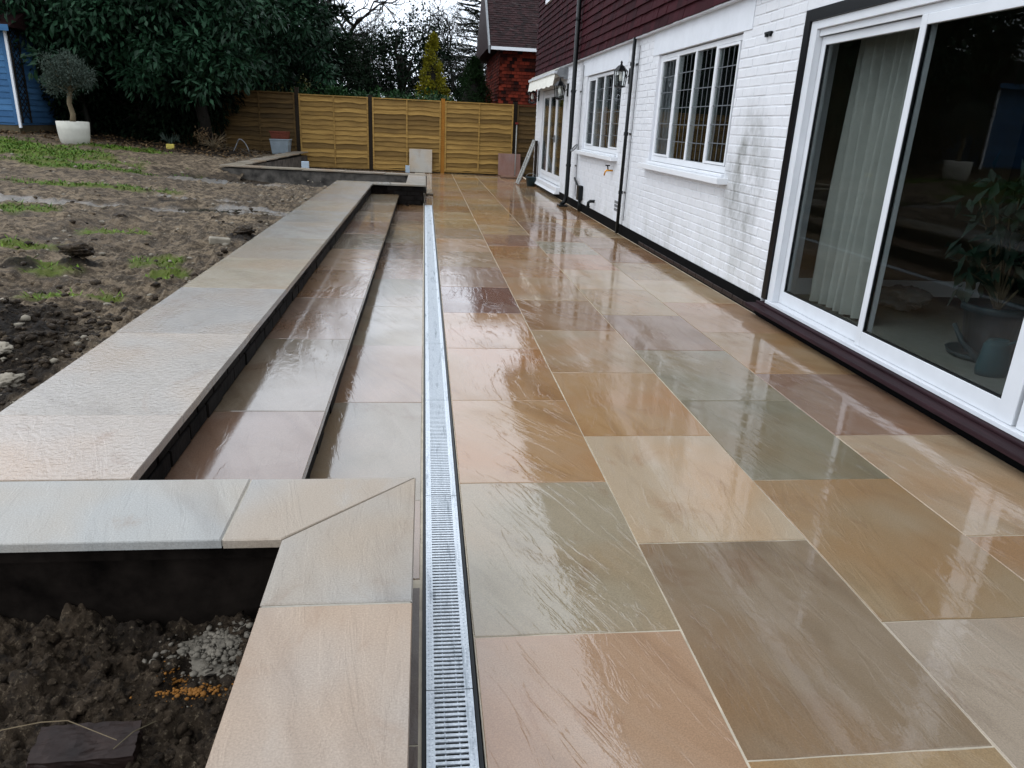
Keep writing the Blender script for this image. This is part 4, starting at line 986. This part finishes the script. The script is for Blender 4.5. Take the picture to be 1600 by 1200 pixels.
# awning
aw = thing('awning', 'cream rolled up awning above the far glazed doors', 'awning', (XW, 16.2, 2.2))
MB().tube([(2.50, 14.50, 2.27), (2.50, 18.15, 2.27)], .062, 14).build('fabric_roll', M['awning'], aw, True)
b = MB(); n = 40
top = [(2.40, 14.55+3.55*i/n, 2.27) for i in range(n+1)]; bot = [(2.36+.006*math.sin(i*1.3), 14.55+3.55*i/n, 2.04+.012*math.sin(i*.9)) for i in range(n+1)]
b.add(top+bot, [(i, i+1, n+2+i, n+1+i) for i in range(n)]).build('valance', M['awning'], aw, True)
MB().box(2.37, 14.52, 2.25, 2.43, 18.12, 2.30).build('front_bar', M['alu'], aw, bevel=.008)
MB().add([(2.44, 14.53, 2.345), (2.615, 14.53, 2.36), (2.615, 18.13, 2.36), (2.44, 18.13, 2.345), (2.44, 14.53, 2.335), (2.615, 14.53, 2.345), (2.615, 18.13, 2.345), (2.44, 18.13, 2.335)], [(0, 1, 2, 3), (7, 6, 5, 4), (0, 4, 5, 1), (3, 2, 6, 7), (0, 3, 7, 4)]).build('cover', M['awning'], aw)
for yy in (14.47, 18.17):
    MB().lathe([(.0, -.03), (.085, -.03), (.085, .03), (.0, .03)], (0, 0, 0), 14).build('end_cap', M['tin_grey'], aw).matrix_basis = Matrix.Translation((2.5, yy, 2.27)) @ Matrix.Rotation(math.pi/2, 4, 'X')
    MB().box(2.54, yy-.03, 2.16, 2.618, yy+.03, 2.36).build('bracket', M['tin_grey'], aw)

# tap, socket box, waste pipe, vent bracket
tp = thing('garden_tap', 'brass garden tap on the white wall below the far leaded window', 'tap', (XW, 10.48, .78))
MB().tube([(XW, 10.48, .78), (XW-.09, 10.48, .78)], .013, 8).tube([(XW-.06, 10.48, .78), (XW-.10, 10.48, .77), (XW-.115, 10.48, .71)], .011, 8).lathe([(.025, 0), (.025, .01)], (XW-.005, 10.48, .775), 10).build('spout', M['brass'], tp, True)
MB().tube([(XW-.065, 10.48, .79), (XW-.075, 10.48, .84)], .009, 8).box(XW-.105, 10.465, .84, XW-.045, 10.495, .855).build('handle', M['black_plastic'], tp)
sk = thing('outdoor_socket', 'black weatherproof socket box low on the wall beside the downpipe', 'socket', (XW, 12.45, .25))
MB().box(XW-.08, 12.34, .18, XW-.002, 12.52, .42).build('box_body', M['black_plastic'], sk, bevel=.015)
MB().tube([(XW-.04, 12.44, .18), (XW-.04, 12.44, -.02)], .016, 8).tube([(XW-.04, 12.5, .36), (XW-.06, 12.7, .46), (XW-.04, 12.95, .50)], .018, 8).tube([(XW-.03, 12.37, .18), (XW-.03, 12.37, .0)], .010, 8).build('conduit', M['black_plastic'], sk, True)
wp = thing('waste_pipe', 'short black waste pipe elbow poking from the wall above the plinth', 'pipe', (XW, 11.45, .25))
MB().tube([(XW+.02, 11.45, .26), (XW-.07, 11.45, .26), (XW-.095, 11.45, .24), (XW-.1, 11.45, .17)], .024, 10).build('elbow', M['black_plastic'], wp, True)
MB().lathe([(.034, -.01), (.034, .01)], (XW-.1, 11.45, .18), 10).build('collar', M['black_plastic'], wp, True)
hk = thing('cable_coil', 'small coil of grey cable on the downpipe beside the window sill', 'cable', (XW, 12.86, .98))
MB().tube([(2.52+.045*math.cos(i*.5), 12.86+.10*math.sin(i*.5), 1.0+.055*math.cos(i*.5)) for i in range(30)], .012, 6).build('coil', M['tin_grey'], hk, True)
bt = thing('vent_clip', 'small black clip fixed to the brick above the stained patch', 'clip', (XW, 5.93, 2.07))
MB().box(XW-.02, 5.88, 2.07, XW-.001, 5.99, 2.085).box(XW-.02, 5.89, 2.05, XW-.001, 5.92, 2.0698).box(XW-.02, 5.95, 2.05, XW-.001, 5.98, 2.0698).build('clip_body', M['black_plastic'], bt)

# things inside the room behind the sliding door
ct = thing('curtain', 'cream floor length curtain hanging in folds behind the sliding door', 'curtain', (3.02, 5.0, .14))
b = MB(); n = 90; rows = 10; vs = []
for j in range(rows+1):
    t = j/rows; z = .16+t*2.1
    for i in range(n+1):
        u = i/n; am = .035*(1-.35*t)
        vs.append((3.0+am*math.sin(u*46+.4*math.sin(t*3))+.012*math.sin(u*11+t*4)-.03*u, 4.52+.76*u*(1-.05*t)+.03*t+.008*math.sin(u*20+t*5), z))
b.add(vs, [(j*(n+1)+i, j*(n+1)+i+1, (j+1)*(n+1)+i+1, (j+1)*(n+1)+i) for j in range(rows) for i in range(n)]); b.build('fabric', M['curtain'], ct, True)
MB().tube([(3.0, .6, 2.29), (3.0, 5.5, 2.29)], .014, 8).build('curtain_rail', M['tin_grey'], ct, True)
hp = thing('houseplant', 'leafy houseplant in a dark teal pot on a saucer behind the glass', 'plant', (3.34, 3.86, .14))
MB().lathe([(.20, .0), (.215, .03), (.20, .028), (.15, .015)], (3.34, 3.86, .145), 28).build('saucer', M['teal_pot'], hp, True)
MB().lathe([(.125, .02), (.165, .27), (.185, .275), (.185, .315), (.165, .318), (.16, .28), (.0, .28)], (3.34, 3.86, .145), 28).build('pot', M['teal_pot'], hp, True)
r = np.random.RandomState(5); Cs = np.stack([3.34+r.normal(size=26)*.16, 3.86+r.normal(size=26)*.16, .6+.55*r.rand(26)], 1)
crown('leaves', hp, M['houseplant'], Cs, np.full(26, .09), 9, .13, .045, 6, .7)
b = MB()
for c in Cs[::2]: b.tube([(3.34, 3.86, .42), ((3.34+c[0])/2, (3.86+c[1])/2, (.42+c[2])/2+.05), tuple(c)], [.008, .006, .003], 5)
b.build('stems', M['bark_pale'], hp)
wc = thing('watering_can', 'turquoise watering can standing in front of the teal pot indoors', 'watering can', (3.12, 3.53, .14))
MB().lathe([(.085, .0), (.09, .03), (.075, .17), (.055, .2), (.04, .19)], (3.12, 3.53, .142), 20, 1, .75).build('can_body', M['turquoise'], wc, True)
MB().tube([(3.08, 3.58, .2), (3.02, 3.68, .29), (2.99, 3.73, .38)], [.022, .016, .012], 10).build('can_spout', M['teal_pot'], wc, True)
MB().tube([(3.13, 3.47, .33), (3.15, 3.40, .38), (3.16, 3.37, .3), (3.14, 3.44, .2)], .01, 8).build('can_handle', M['turquoise'], wc, True)
lump('sack', 'crumpled white polythene sack on the carpet behind the curtain', 'sack', (3.55, 4.98, .25), (.34, .3, .24), M['sack'], 44, 4)

# ------------------------------------------------------------------ fence
fc = thing('fence', 'golden overlapped timber panel fence across the end of the garden', 'fence', (0, 20.75, 0))
YFN = 20.72
def board_mesh(seed):
    r = random.Random(seed); n = 9; b = MB(); bt_ = []; tp_ = []
    w = [r.uniform(-.016, .016) for _ in range(n+1)]
    fr_ = [(-.5+i/n, -.042, w[i]) for i in range(n+1)]; ft = [(-.5+i/n, -.006, .135) for i in range(n+1)]; bk_ = [(-.5+i/n, -.022, w[i]) for i in range(n+1)]
    f = []
    for i in range(n): f += [(i, i+1, n+2+i, n+1+i), (2*(n+1)+i, 2*(n+1)+i+1, i+1, i)]
    return b.add(fr_+ft+bk_, f).mesh('board')
def bset(m):
    o = [board_mesh(500+i) for i in range(5)]
    for me in o: me.materials.append(m)
    return o
BG = bset(M['fence']); BD = bset(M['fence_dark'])
posts = [-8.95, -7.05, -5.16, -3.27, -1.41, .48, 2.40, 3.9]
for i, px in enumerate(posts):
    dk = i != 5; h = 1.96 if i == 3 else 1.86
    MB().box(px-.05, YFN-.03, -.1, px+.05, YFN+.07, h).box(px-.055, YFN-.035, h, px+.055, YFN+.075, h+.02).build('post', M['post_dark'] if dk else M['post_light'], fc, bevel=.005)
for i in range(len(posts)-1):
    a, b = posts[i]+.052, posts[i+1]-.052; dark = i < 3 or i == 6; mm = M['fence_dark'] if dark else M['fence']; zb = .06; zt = 1.80+(.02*(3-i) if i < 3 else -.0)
    p = MB().box(a, YFN-.056, zb, a+.04, YFN-.0435, zt).box(b-.04, YFN-.056, zb, b, YFN-.0435, zt).box((a+b)/2-.018, YFN-.058, zb, (a+b)/2+.018, YFN-.044, zt)
    p.box(a, YFN-.062, zt, b, YFN+.03, zt+.025).box(a, YFN-.034, zb-.03, b, YFN+.02, zb-.001)
    p.box(a, YFN+.02, zb, a+.04, YFN+.04, zt).box(b-.04, YFN+.02, zb, b, YFN+.04, zt)
    p = p.build('fence_panel', mm, fc)
    nb = 15; st_ = (zt-zb-.02)/nb
    for k in range(nb):
        link('board', rnd.choice(BD if dark else BG), None, p, ((a+b)/2, YFN, zb+k*st_+rnd.uniform(-.014, .014)), (0, rnd.uniform(-.003, .003), 0), ((b-a-.02)*rnd.choice([1, -1]) if False else (b-a-.02), 1, 1))
MB().box(-8.9, YFN+.041, .02, 3.9, YFN+.05, 1.78).build('backing', M['fence_dark'], fc)

# ------------------------------------------------------------------ small things by the fence
def leaning(name, label, x, y, w, h, col, tilt, m='stone_damp'):
    t = MB().box(-w/2, -.011, 0, w/2, .011, h).mesh(name); t.materials.append(M[m])
    o = link(name, t, None, None, (x, y, .012), (-tilt, 0, 0), color=col); return tag(o, label, 'slab')
leaning('spare_slab', 'pale grey spare slab leaning upright against the fence beyond the planter', -.10, 20.45, .60, .60, (196, 190, 178), .22)
leaning('spare_slab', 'mauve spare slab leaning against the fence near the house corner', 2.27, 20.45, .60, .58, (150, 118, 110), .22)
tag(slab('spare_slab', None, 1.98, 19.6, 2.55, 20.15, .045, (150, 116, 96)), 'brown spare slab lying flat in front of the leaning mauve slab', 'slab')
tag(slab('spare_slab', None, .035, 14.2, .17, 15.1, .05, (160, 148, 128)), 'cut slab strip lying flat by the far planter corner', 'slab')
def smallbox(name, label, cat, c, sz, m, rot=0):
    return tag(hexa(MB(), c, sz, rot).build(name, m, bevel=.006), label, cat)
smallbox('spacer_pack', 'small pale blue pack standing beside the leaning grey slab', 'pack', (-.44, 20.2, .10), (.11, .08, .18), M['paleblue'])
smallbox('spacer_pack', 'pale blue pack standing inside the far block wall', 'pack', (-2.6, 17.2, .18), (.16, .08, .36), M['paleblue'], .1)
smallbox('offcut', 'flat pale offcut lying on the far paving inside the block wall', 'offcut', (-2.35, 18.2, .03), (.18, .7, .035), M['paleblue'], -.3)
smallbox('yellow_block', 'small yellow block on the ground under the laurels', 'block', (-5.62, 17.9, hg(-5.62, 17.9)+.05), (.16, .12, .11), M['yellow'], .2)
kr = thing('storage_crate', 'grey plastic storage crate behind the far block wall', 'crate', (-3.62, 20.15, .36))
b = MB(); z0, z1 = .36, .70
for (a0, a1, c0, c1, s0) in ((0, 0, 0, 0, 0),):
    lo = [(-3.82, 19.98), (-3.44, 19.98), (-3.44, 20.38), (-3.82, 20.38)]; hi = [(-3.86, 19.94), (-3.40, 19.94), (-3.40, 20.42), (-3.86, 20.42)]; inn = [(-3.84, 19.96), (-3.42, 19.96), (-3.42, 20.40), (-3.84, 20.40)]
    b.add([(*p, z0) for p in lo]+[(*p, z1) for p in hi]+[(*p, z1) for p in inn]+[(*p, z0+.02) for p in lo],
          [(3, 2, 1, 0)]+[(i, (i+1) % 4, 4+(i+1) % 4, 4+i) for i in range(4)]+[(4+i, 4+(i+1) % 4, 8+(i+1) % 4, 8+i) for i in range(4)]+[(8+i, 8+(i+1) % 4, 12+(i+1) % 4, 12+i) for i in range(4)]+[(12, 13, 14, 15)])
b.build('crate_body', M['crate'], kr)
rim = MB()
for (p, q) in ((0, 1), (1, 2), (2, 3), (3, 0)): rim.tube([(*hi[p], z1), (*hi[q], z1)], .016, 6)
for yy in (20.1, 20.3): rim.box(-3.418, yy-.05, .58, -3.40, yy+.05, .61)
rim.build('rim', M['crate'], kr)
tb_ = thing('terracotta_trough', 'terracotta trough sitting on top of the grey storage crate', 'trough', (-3.62, 20.15, .72))
b = MB(); lo = [(-3.82, 20.0), (-3.44, 20.0), (-3.44, 20.34), (-3.82, 20.34)]; hi = [(-3.86, 19.97), (-3.42, 19.97), (-3.42, 20.37), (-3.86, 20.37)]; inn = [(-3.83, 20.0), (-3.45, 20.0), (-3.45, 20.34), (-3.83, 20.34)]
b.add([(*p, .72) for p in lo]+[(*p, .90) for p in hi]+[(*p, .90) for p in inn]+[(*p, .78) for p in lo], [(3, 2, 1, 0)]+[(i, (i+1) % 4, 4+(i+1) % 4, 4+i) for i in range(4)]+[(4+i, 4+(i+1) % 4, 8+(i+1) % 4, 8+i) for i in range(4)]+[(8+i, 8+(i+1) % 4, 12+(i+1) % 4, 12+i) for i in range(4)]+[(12, 13, 14, 15)])
b.build('trough_body', M['terracotta'], tb_); MB().box(-3.865, 19.962, .875, -3.415, 19.9695, .905).build('rim', M['terracotta'], tb_)
# leaning ladder section, bucket, broom
ld = thing('ladder_section', 'weathered aluminium ladder section leaning on the house corner', 'ladder', (2.2, 17.9, 0))
for dy in (0, .34): MB().tube([(2.17, 17.55+dy, .02), (2.56, 17.75+dy, 1.0)], .026, 6).build('stile', M['ladder'], ld)
for k in range(4):
    t = .14+.24*k; MB().tube([(2.17+.39*t, 17.55+.2*t, .02+.98*t), (2.17+.39*t, 17.89+.2*t, .02+.98*t)], .016, 6).build('rung', M['ladder'], ld)
tag(hexa(MB(), (2.56, 17.62, .5), (.05, .14, 1.0), .0).build('dark_board', M['post_dark']), 'dark timber offcut standing against the wall behind the ladder', 'board')
bu = thing('bucket', 'dark grey bucket tucked beside the foot of the ladder', 'bucket', (2.43, 17.3, 0))
MB().lathe([(.09, .005), (.12, .2), (.126, .2), (.126, .21), (.112, .205), (.085, .02), (0, .02)], (2.43, 17.3, 0), 18).build('bucket_body', M['teal_pot'], bu, True)
MB().tube([(2.43+.12*math.cos(a), 17.3, .2+.09*math.sin(a)) for a in [i*math.pi/8 for i in range(9)]], .005, 5).build('bucket_handle', M['tin_grey'], bu)
br = thing('broom', 'long handled broom with red head standing against the dark fence post', 'broom', (2.42, 20.5, 0))
MB().tube([(2.42, 20.42, .05), (2.44, 20.62, 1.33)], .014, 8).build('broom_handle', M['ladder'], br, True)
MB().box(2.40, 20.58, 1.33, 2.48, 20.66, 1.38).build('broom_head', M['red'], br, bevel=.01)

# debris under the laurels: dead shrub, hose loops, pale sack
ds = thing('dead_shrub', 'uprooted dead shrub lying in the shade at the end of the lawn', 'shrub', (-4.95, 18.9, hg(-4.95, 18.9)))
b = MB(); r_ = random.Random(3); gz = hg(-4.95, 18.9)
for k in range(46):
    a = r_.uniform(0, 6.28); e_ = Vector((math.cos(a), math.sin(a), r_.uniform(.0, 1.3))).normalized()*r_.uniform(.25, .55); p0 = Vector((-4.95, 18.9, gz+.06))
    b.tube([p0, p0+e_*.5+Vector((0, 0, .05)), p0+e_], [.012, .007, .003], 4)
b.build('branches', M['bark_pale'], ds)
crown('dry_leaves', ds, M['litter'], [(-4.95+r_.uniform(-.35, .35), 18.9+r_.uniform(-.3, .3), gz+.1+r_.uniform(0, .35)) for _ in range(16)], [.1]*16, 12, .07, .03, 9)
tag(MB().tube([(-4.5+.35*i/9, 18.9+.05*math.sin(i), hg(-4.5, 18.9)+.28*math.sin(i/9*math.pi)) for i in range(10)], .012, 6).build('hose', M['tin_grey'], None, True), 'pale bent hose looping out of the shaded soil', 'hose')
b = MB()
for (x, y, z, s_) in [(-5.95, 19.0, .52, .5)]:
    for k in range(60): a = r_.uniform(0, 6.28); b.tube([(x, y, z), (x+.15*math.cos(a), y+.15*math.sin(a), z+.12), (x+.22*math.cos(a), y+.22*math.sin(a), z+r_.uniform(.02, .28))], [.006, .008, .003], 4)
tag(b.build('silver_plant', M['olive']), 'small silvery leaved plant at the edge of the shade', 'plant')

# ------------------------------------------------------------------ olive tree in pot
px_, py_ = -7.05, 16.6; pz = hg(px_, py_)-.02
op = thing('planter_pot', 'round pale fibre clay pot on the grass holding the olive tree', 'pot', (px_, py_, pz))
MB().lathe([(.20, 0), (.255, .05), (.28, .16), (.292, .30), (.300, .46), (.283, .465), (.272, .44), (.26, .40), (.0, .40)], (px_, py_, pz), 36).build('pot_body', M['pot'], op, True)
MB().lathe([(.262, .405), (.15, .42), (.0, .425)], (px_, py_, pz), 24).build('compost', M['soil'], op, True)
ot = thing('olive_tree', 'small olive tree with a rounded grey green head in the pale pot', 'tree', (px_, py_, pz+.42))
MB().tube([(px_, py_, pz+.40), (px_+.03, py_, pz+.6), (px_-.01, py_, pz+.8), (px_+.03, py_, pz+1.02)], [.06, .05, .045, .05], 10).build('trunk', M['bark_pale'], ot, True)
C_ = blob_centers(95, (px_+.04, py_, pz+1.35), .46, .44, .33, 301, .5); b = MB()
for c in C_[::3]: b.tube([(px_+.03, py_, pz+1.0), ((px_+c[0])/2+.02, (py_+c[1])/2, (pz+1.0+c[2])/2+.03), tuple(c)], [.014, .009, .003], 4)
b.build('limbs', M['bark_pale'], ot)
crown('crown', ot, M['olive'], C_, np.full(95, .15), 85, .06, .014, 302, -.2, 1.0, .9)

# ------------------------------------------------------------------ blue shed
sh = thing('garden_shed', 'bright blue timber garden shed with white corner trim at the left edge', 'shed', (-10, 19.4, .7))
X1, Y0, Y1, Z0, Z1 = -8.72, 18.0, 20.9, .88, 2.74; X0 = -11.6
MB().box(X0+.03, Y0+.03, Z0-.05, X1-.03, Y1-.03, Z1).build('shed_frame', M['blue'], sh)
MB().box(X0+.05, Y0+.05, .5, X1-.05, Y1-.05, Z0-.0501).build('shed_base', M['bark_pale'], sh)
nb = 15; bh = (Z1-Z0)/nb
bmf = MB().add([(X0, 0, 0), (X1-.10, 0, 0), (X1-.10, .018, bh+.01), (X0, .018, bh+.01), (X0, .03, 0), (X1-.10, .03, 0), (X1-.1, .03, bh), (X0, .03, bh)], [(0, 1, 2, 3), (0, 4, 5, 1), (1, 5, 6, 2)]).mesh('shed_board'); bmf.materials.append(M['blue'])
bms = MB().add([(0, Y0+.03, 0), (0, Y1, 0), (-.018, Y1, bh+.01), (-.018, Y0+.03, bh+.01), (-.03, Y0+.03, 0), (-.03, Y1, 0)], [(0, 1, 2, 3), (0, 4, 5, 1)]).mesh('shed_board'); bms.materials.append(M['blue'])
for k in range(nb):
    link('shed_board', bmf, None, sh, (0, Y0, Z0+k*bh)); link('shed_board', bms, None, sh, (X1, 0, Z0+k*bh))
MB().box(X1-.0995, Y0-.015, Z0-.04, X1-.03, Y0+.03, Z1).build('corner_post', M['blue'], sh)
MB().box(X1-.0295, Y0-.02, Z0-.1, X1+.02, Y0+.028, Z1+.02).build('corner_trim', M['upvc'], sh)
b = MB()
for k in range(14):
    z = Z0+.05+k*.13; b.tube([(X1+.03, Y0+.08, z), (X1+.03, Y0+.42, z+.26)], .009, 4); b.tube([(X1+.035, Y0+.42, z), (X1+.035, Y0+.08, z+.26)], .009, 4)
b.box(X1+.02, Y0+.05, Z0, X1+.045, Y0+.08, Z1).box(X1+.02, Y0+.42, Z0, X1+.045, Y0+.45, Z1).build('trellis', M['bark_dark'], sh)
wq = MB().box(X1, 19.1, 1.9, X1+.03, 19.6, 2.45).build('shed_window', M['black_paint'], sh); MB().box(X1+.031, 19.14, 1.94, X1+.035, 19.56, 2.41).build('pane', M['glass'], wq)
MB().add([(X0-.2, Y0-.25, Z1+.02), (X1+.2, Y0-.25, Z1+.02), (X1+.2, Y1+.2, Z1+.02), (X0-.2, Y1+.2, Z1+.02), (X0-.2, 19.4, Z1+.75), (X1+.2, 19.4, Z1+.75)], [(0, 1, 5, 4), (2, 3, 4, 5), (1, 2, 5), (3, 0, 4), (3, 2, 1, 0)]).build('roof', M['roof_tile'], sh)
MB().box(X0-.2, Y0-.27, Z1-.06, X1+.2, Y0-.2501, Z1+.06).build('fascia', M['blue'], sh)

# ------------------------------------------------------------------ cabin and neighbour's house
cb = thing('cream_cabin', 'small cream cabin with a pale roof edge peeking over the fence', 'cabin', (-3.9, 31, 0))
MB().box(-4.6, 30, 0, -3.7, 32, 2.60).build('wall', M['cream'], cb); MB().box(-4.75, 29.85, 2.601, -3.6, 32.1, 2.70).build('roof', M['stone_pale'], cb)
w_ = MB().box(-4.02, 29.97, 1.75, -3.78, 29.999, 2.14).build('window', M['upvc'], cb); MB().box(-3.98, 29.962, 1.8, -3.92, 29.9695, 2.1).build('pane', M['glass'], w_); MB().box(-3.88, 29.962, 1.8, -3.82, 29.9695, 2.1).build('pane', M['glass'], w_)
MB().box(-4.05, 29.98, 2.28, -3.76, 29.9985, 2.36).build('sign_strip', M['upvc'], cb)
nh = thing('neighbour_house', 'neighbouring house with red hung tiles and dark tiled roof beyond the fence', 'house', (4.5, 29.5, 0))
NX, NY = 2.55, 27.0
MB().box(NX, NY, 0, 8, 33, 3.62).build('wall', M['red_tile'], nh)
b = MB(); rr = random.Random(4)
for c in range(34):
    z = .1+c*.105; x = NX-.03+(.085 if c % 2 else 0)
    while x < 5.6:
        l = .165; dx = rr.uniform(-.006, .006); t = rr.random()**1.0
        b.add([(x, NY-.045+dx, z), (x+l-.006, NY-.045+dx, z), (x+l-.006, NY-.012, z+.14), (x, NY-.012, z+.14), (x, NY-.028+dx, z-.001), (x+l-.006, NY-.028+dx, z-.001)], [(0, 1, 2, 3), (0, 4, 5, 1)], t); x += .17
    y = NY-.02+(.085 if c % 2 else 0)
    while y < 32.9:
        dx = rr.uniform(-.006, .006)
        b.add([(NX-.045+dx, y, z), (NX-.012, y, z+.14), (NX-.012, y+.162, z+.14), (NX-.045+dx, y+.162, z), (NX-.028, y, z-.001), (NX-.028, y+.162, z-.001)], [(0, 1, 2, 3), (0, 3, 5, 4)], rr.random()); y += .17
tag(b.build('tile_courses', M['red_tile'], nh), kind='stuff')
YR = 30.2; ZR = 6.6; ZE = 3.74; YE = NY-.38; XL = 2.12
MB().add([(XL, YE, ZE), (8.3, YE, ZE), (8.3, YR, ZR), (XL, YR, ZR), (XL, YR+3.6, ZE), (8.3, YR+3.6, ZE)], [(0, 1, 2, 3), (3, 2, 5, 4), (0, 3, 4), (1, 5, 2), (0, 4, 5, 1)]).build('roof', M['roof_tile'], nh)
b = MB(); sl_ = (ZR-ZE)/(YR-YE); c = 0; yy = YE-.03
while yy < YR-.1:
    z = ZE+(yy-YE)*sl_; x = XL-.02+(.08 if c % 2 else 0)
    while x < 5.2:
        dz = rr.uniform(-.006, .012); b.add([(x, yy, z+.035+dz), (x+.16, yy, z+.035+dz), (x+.16, yy+.17, z+.012+.17*sl_), (x, yy+.17, z+.012+.17*sl_), (x, yy, z+.015+dz), (x+.16, yy, z+.015+dz)], [(0, 1, 2, 3), (0, 4, 5, 1)], rr.random()); x += .166
    yy += .10; c += 1
tag(b.build('tile_courses', M['roof_tile'], nh), kind='stuff')
MB().box(XL+.05, YE-.07, ZE-.10, 8.3, YE-.0, ZE-.0).build('gutter', M['upvc'], nh)
MB().box(XL+.06, YE+.02, ZE-.06, 8.2, NY-.06, ZE-.03).build('soffit', M['black_paint'], nh)
MB().add([(XL-.03, YE-.12, ZE-.22), (XL-.03, YE-.12, ZE+.02), (XL-.03, YR, ZR+.10), (XL-.03, YR, ZR-.14), (XL+.02, YE-.12, ZE-.22), (XL+.02, YE-.12, ZE+.02), (XL+.02, YR, ZR+.10), (XL+.02, YR, ZR-.14)],
         [(0, 3, 2, 1), (4, 5, 6, 7), (0, 1, 5, 4), (1, 2, 6, 5), (3, 0, 4, 7), (2, 3, 7, 6)]).build('bargeboard', M['tin_grey'], nh)
MB().add([(NX-.011, NY+.05, 3.621), (NX-.011, 33, 3.621), (NX-.011, YR, ZR-.12)], [(0, 2, 1)]).build('gable', M['red_tile'], nh)
for o in bpy.data.objects:
    if '_b' in o: del o['_b']
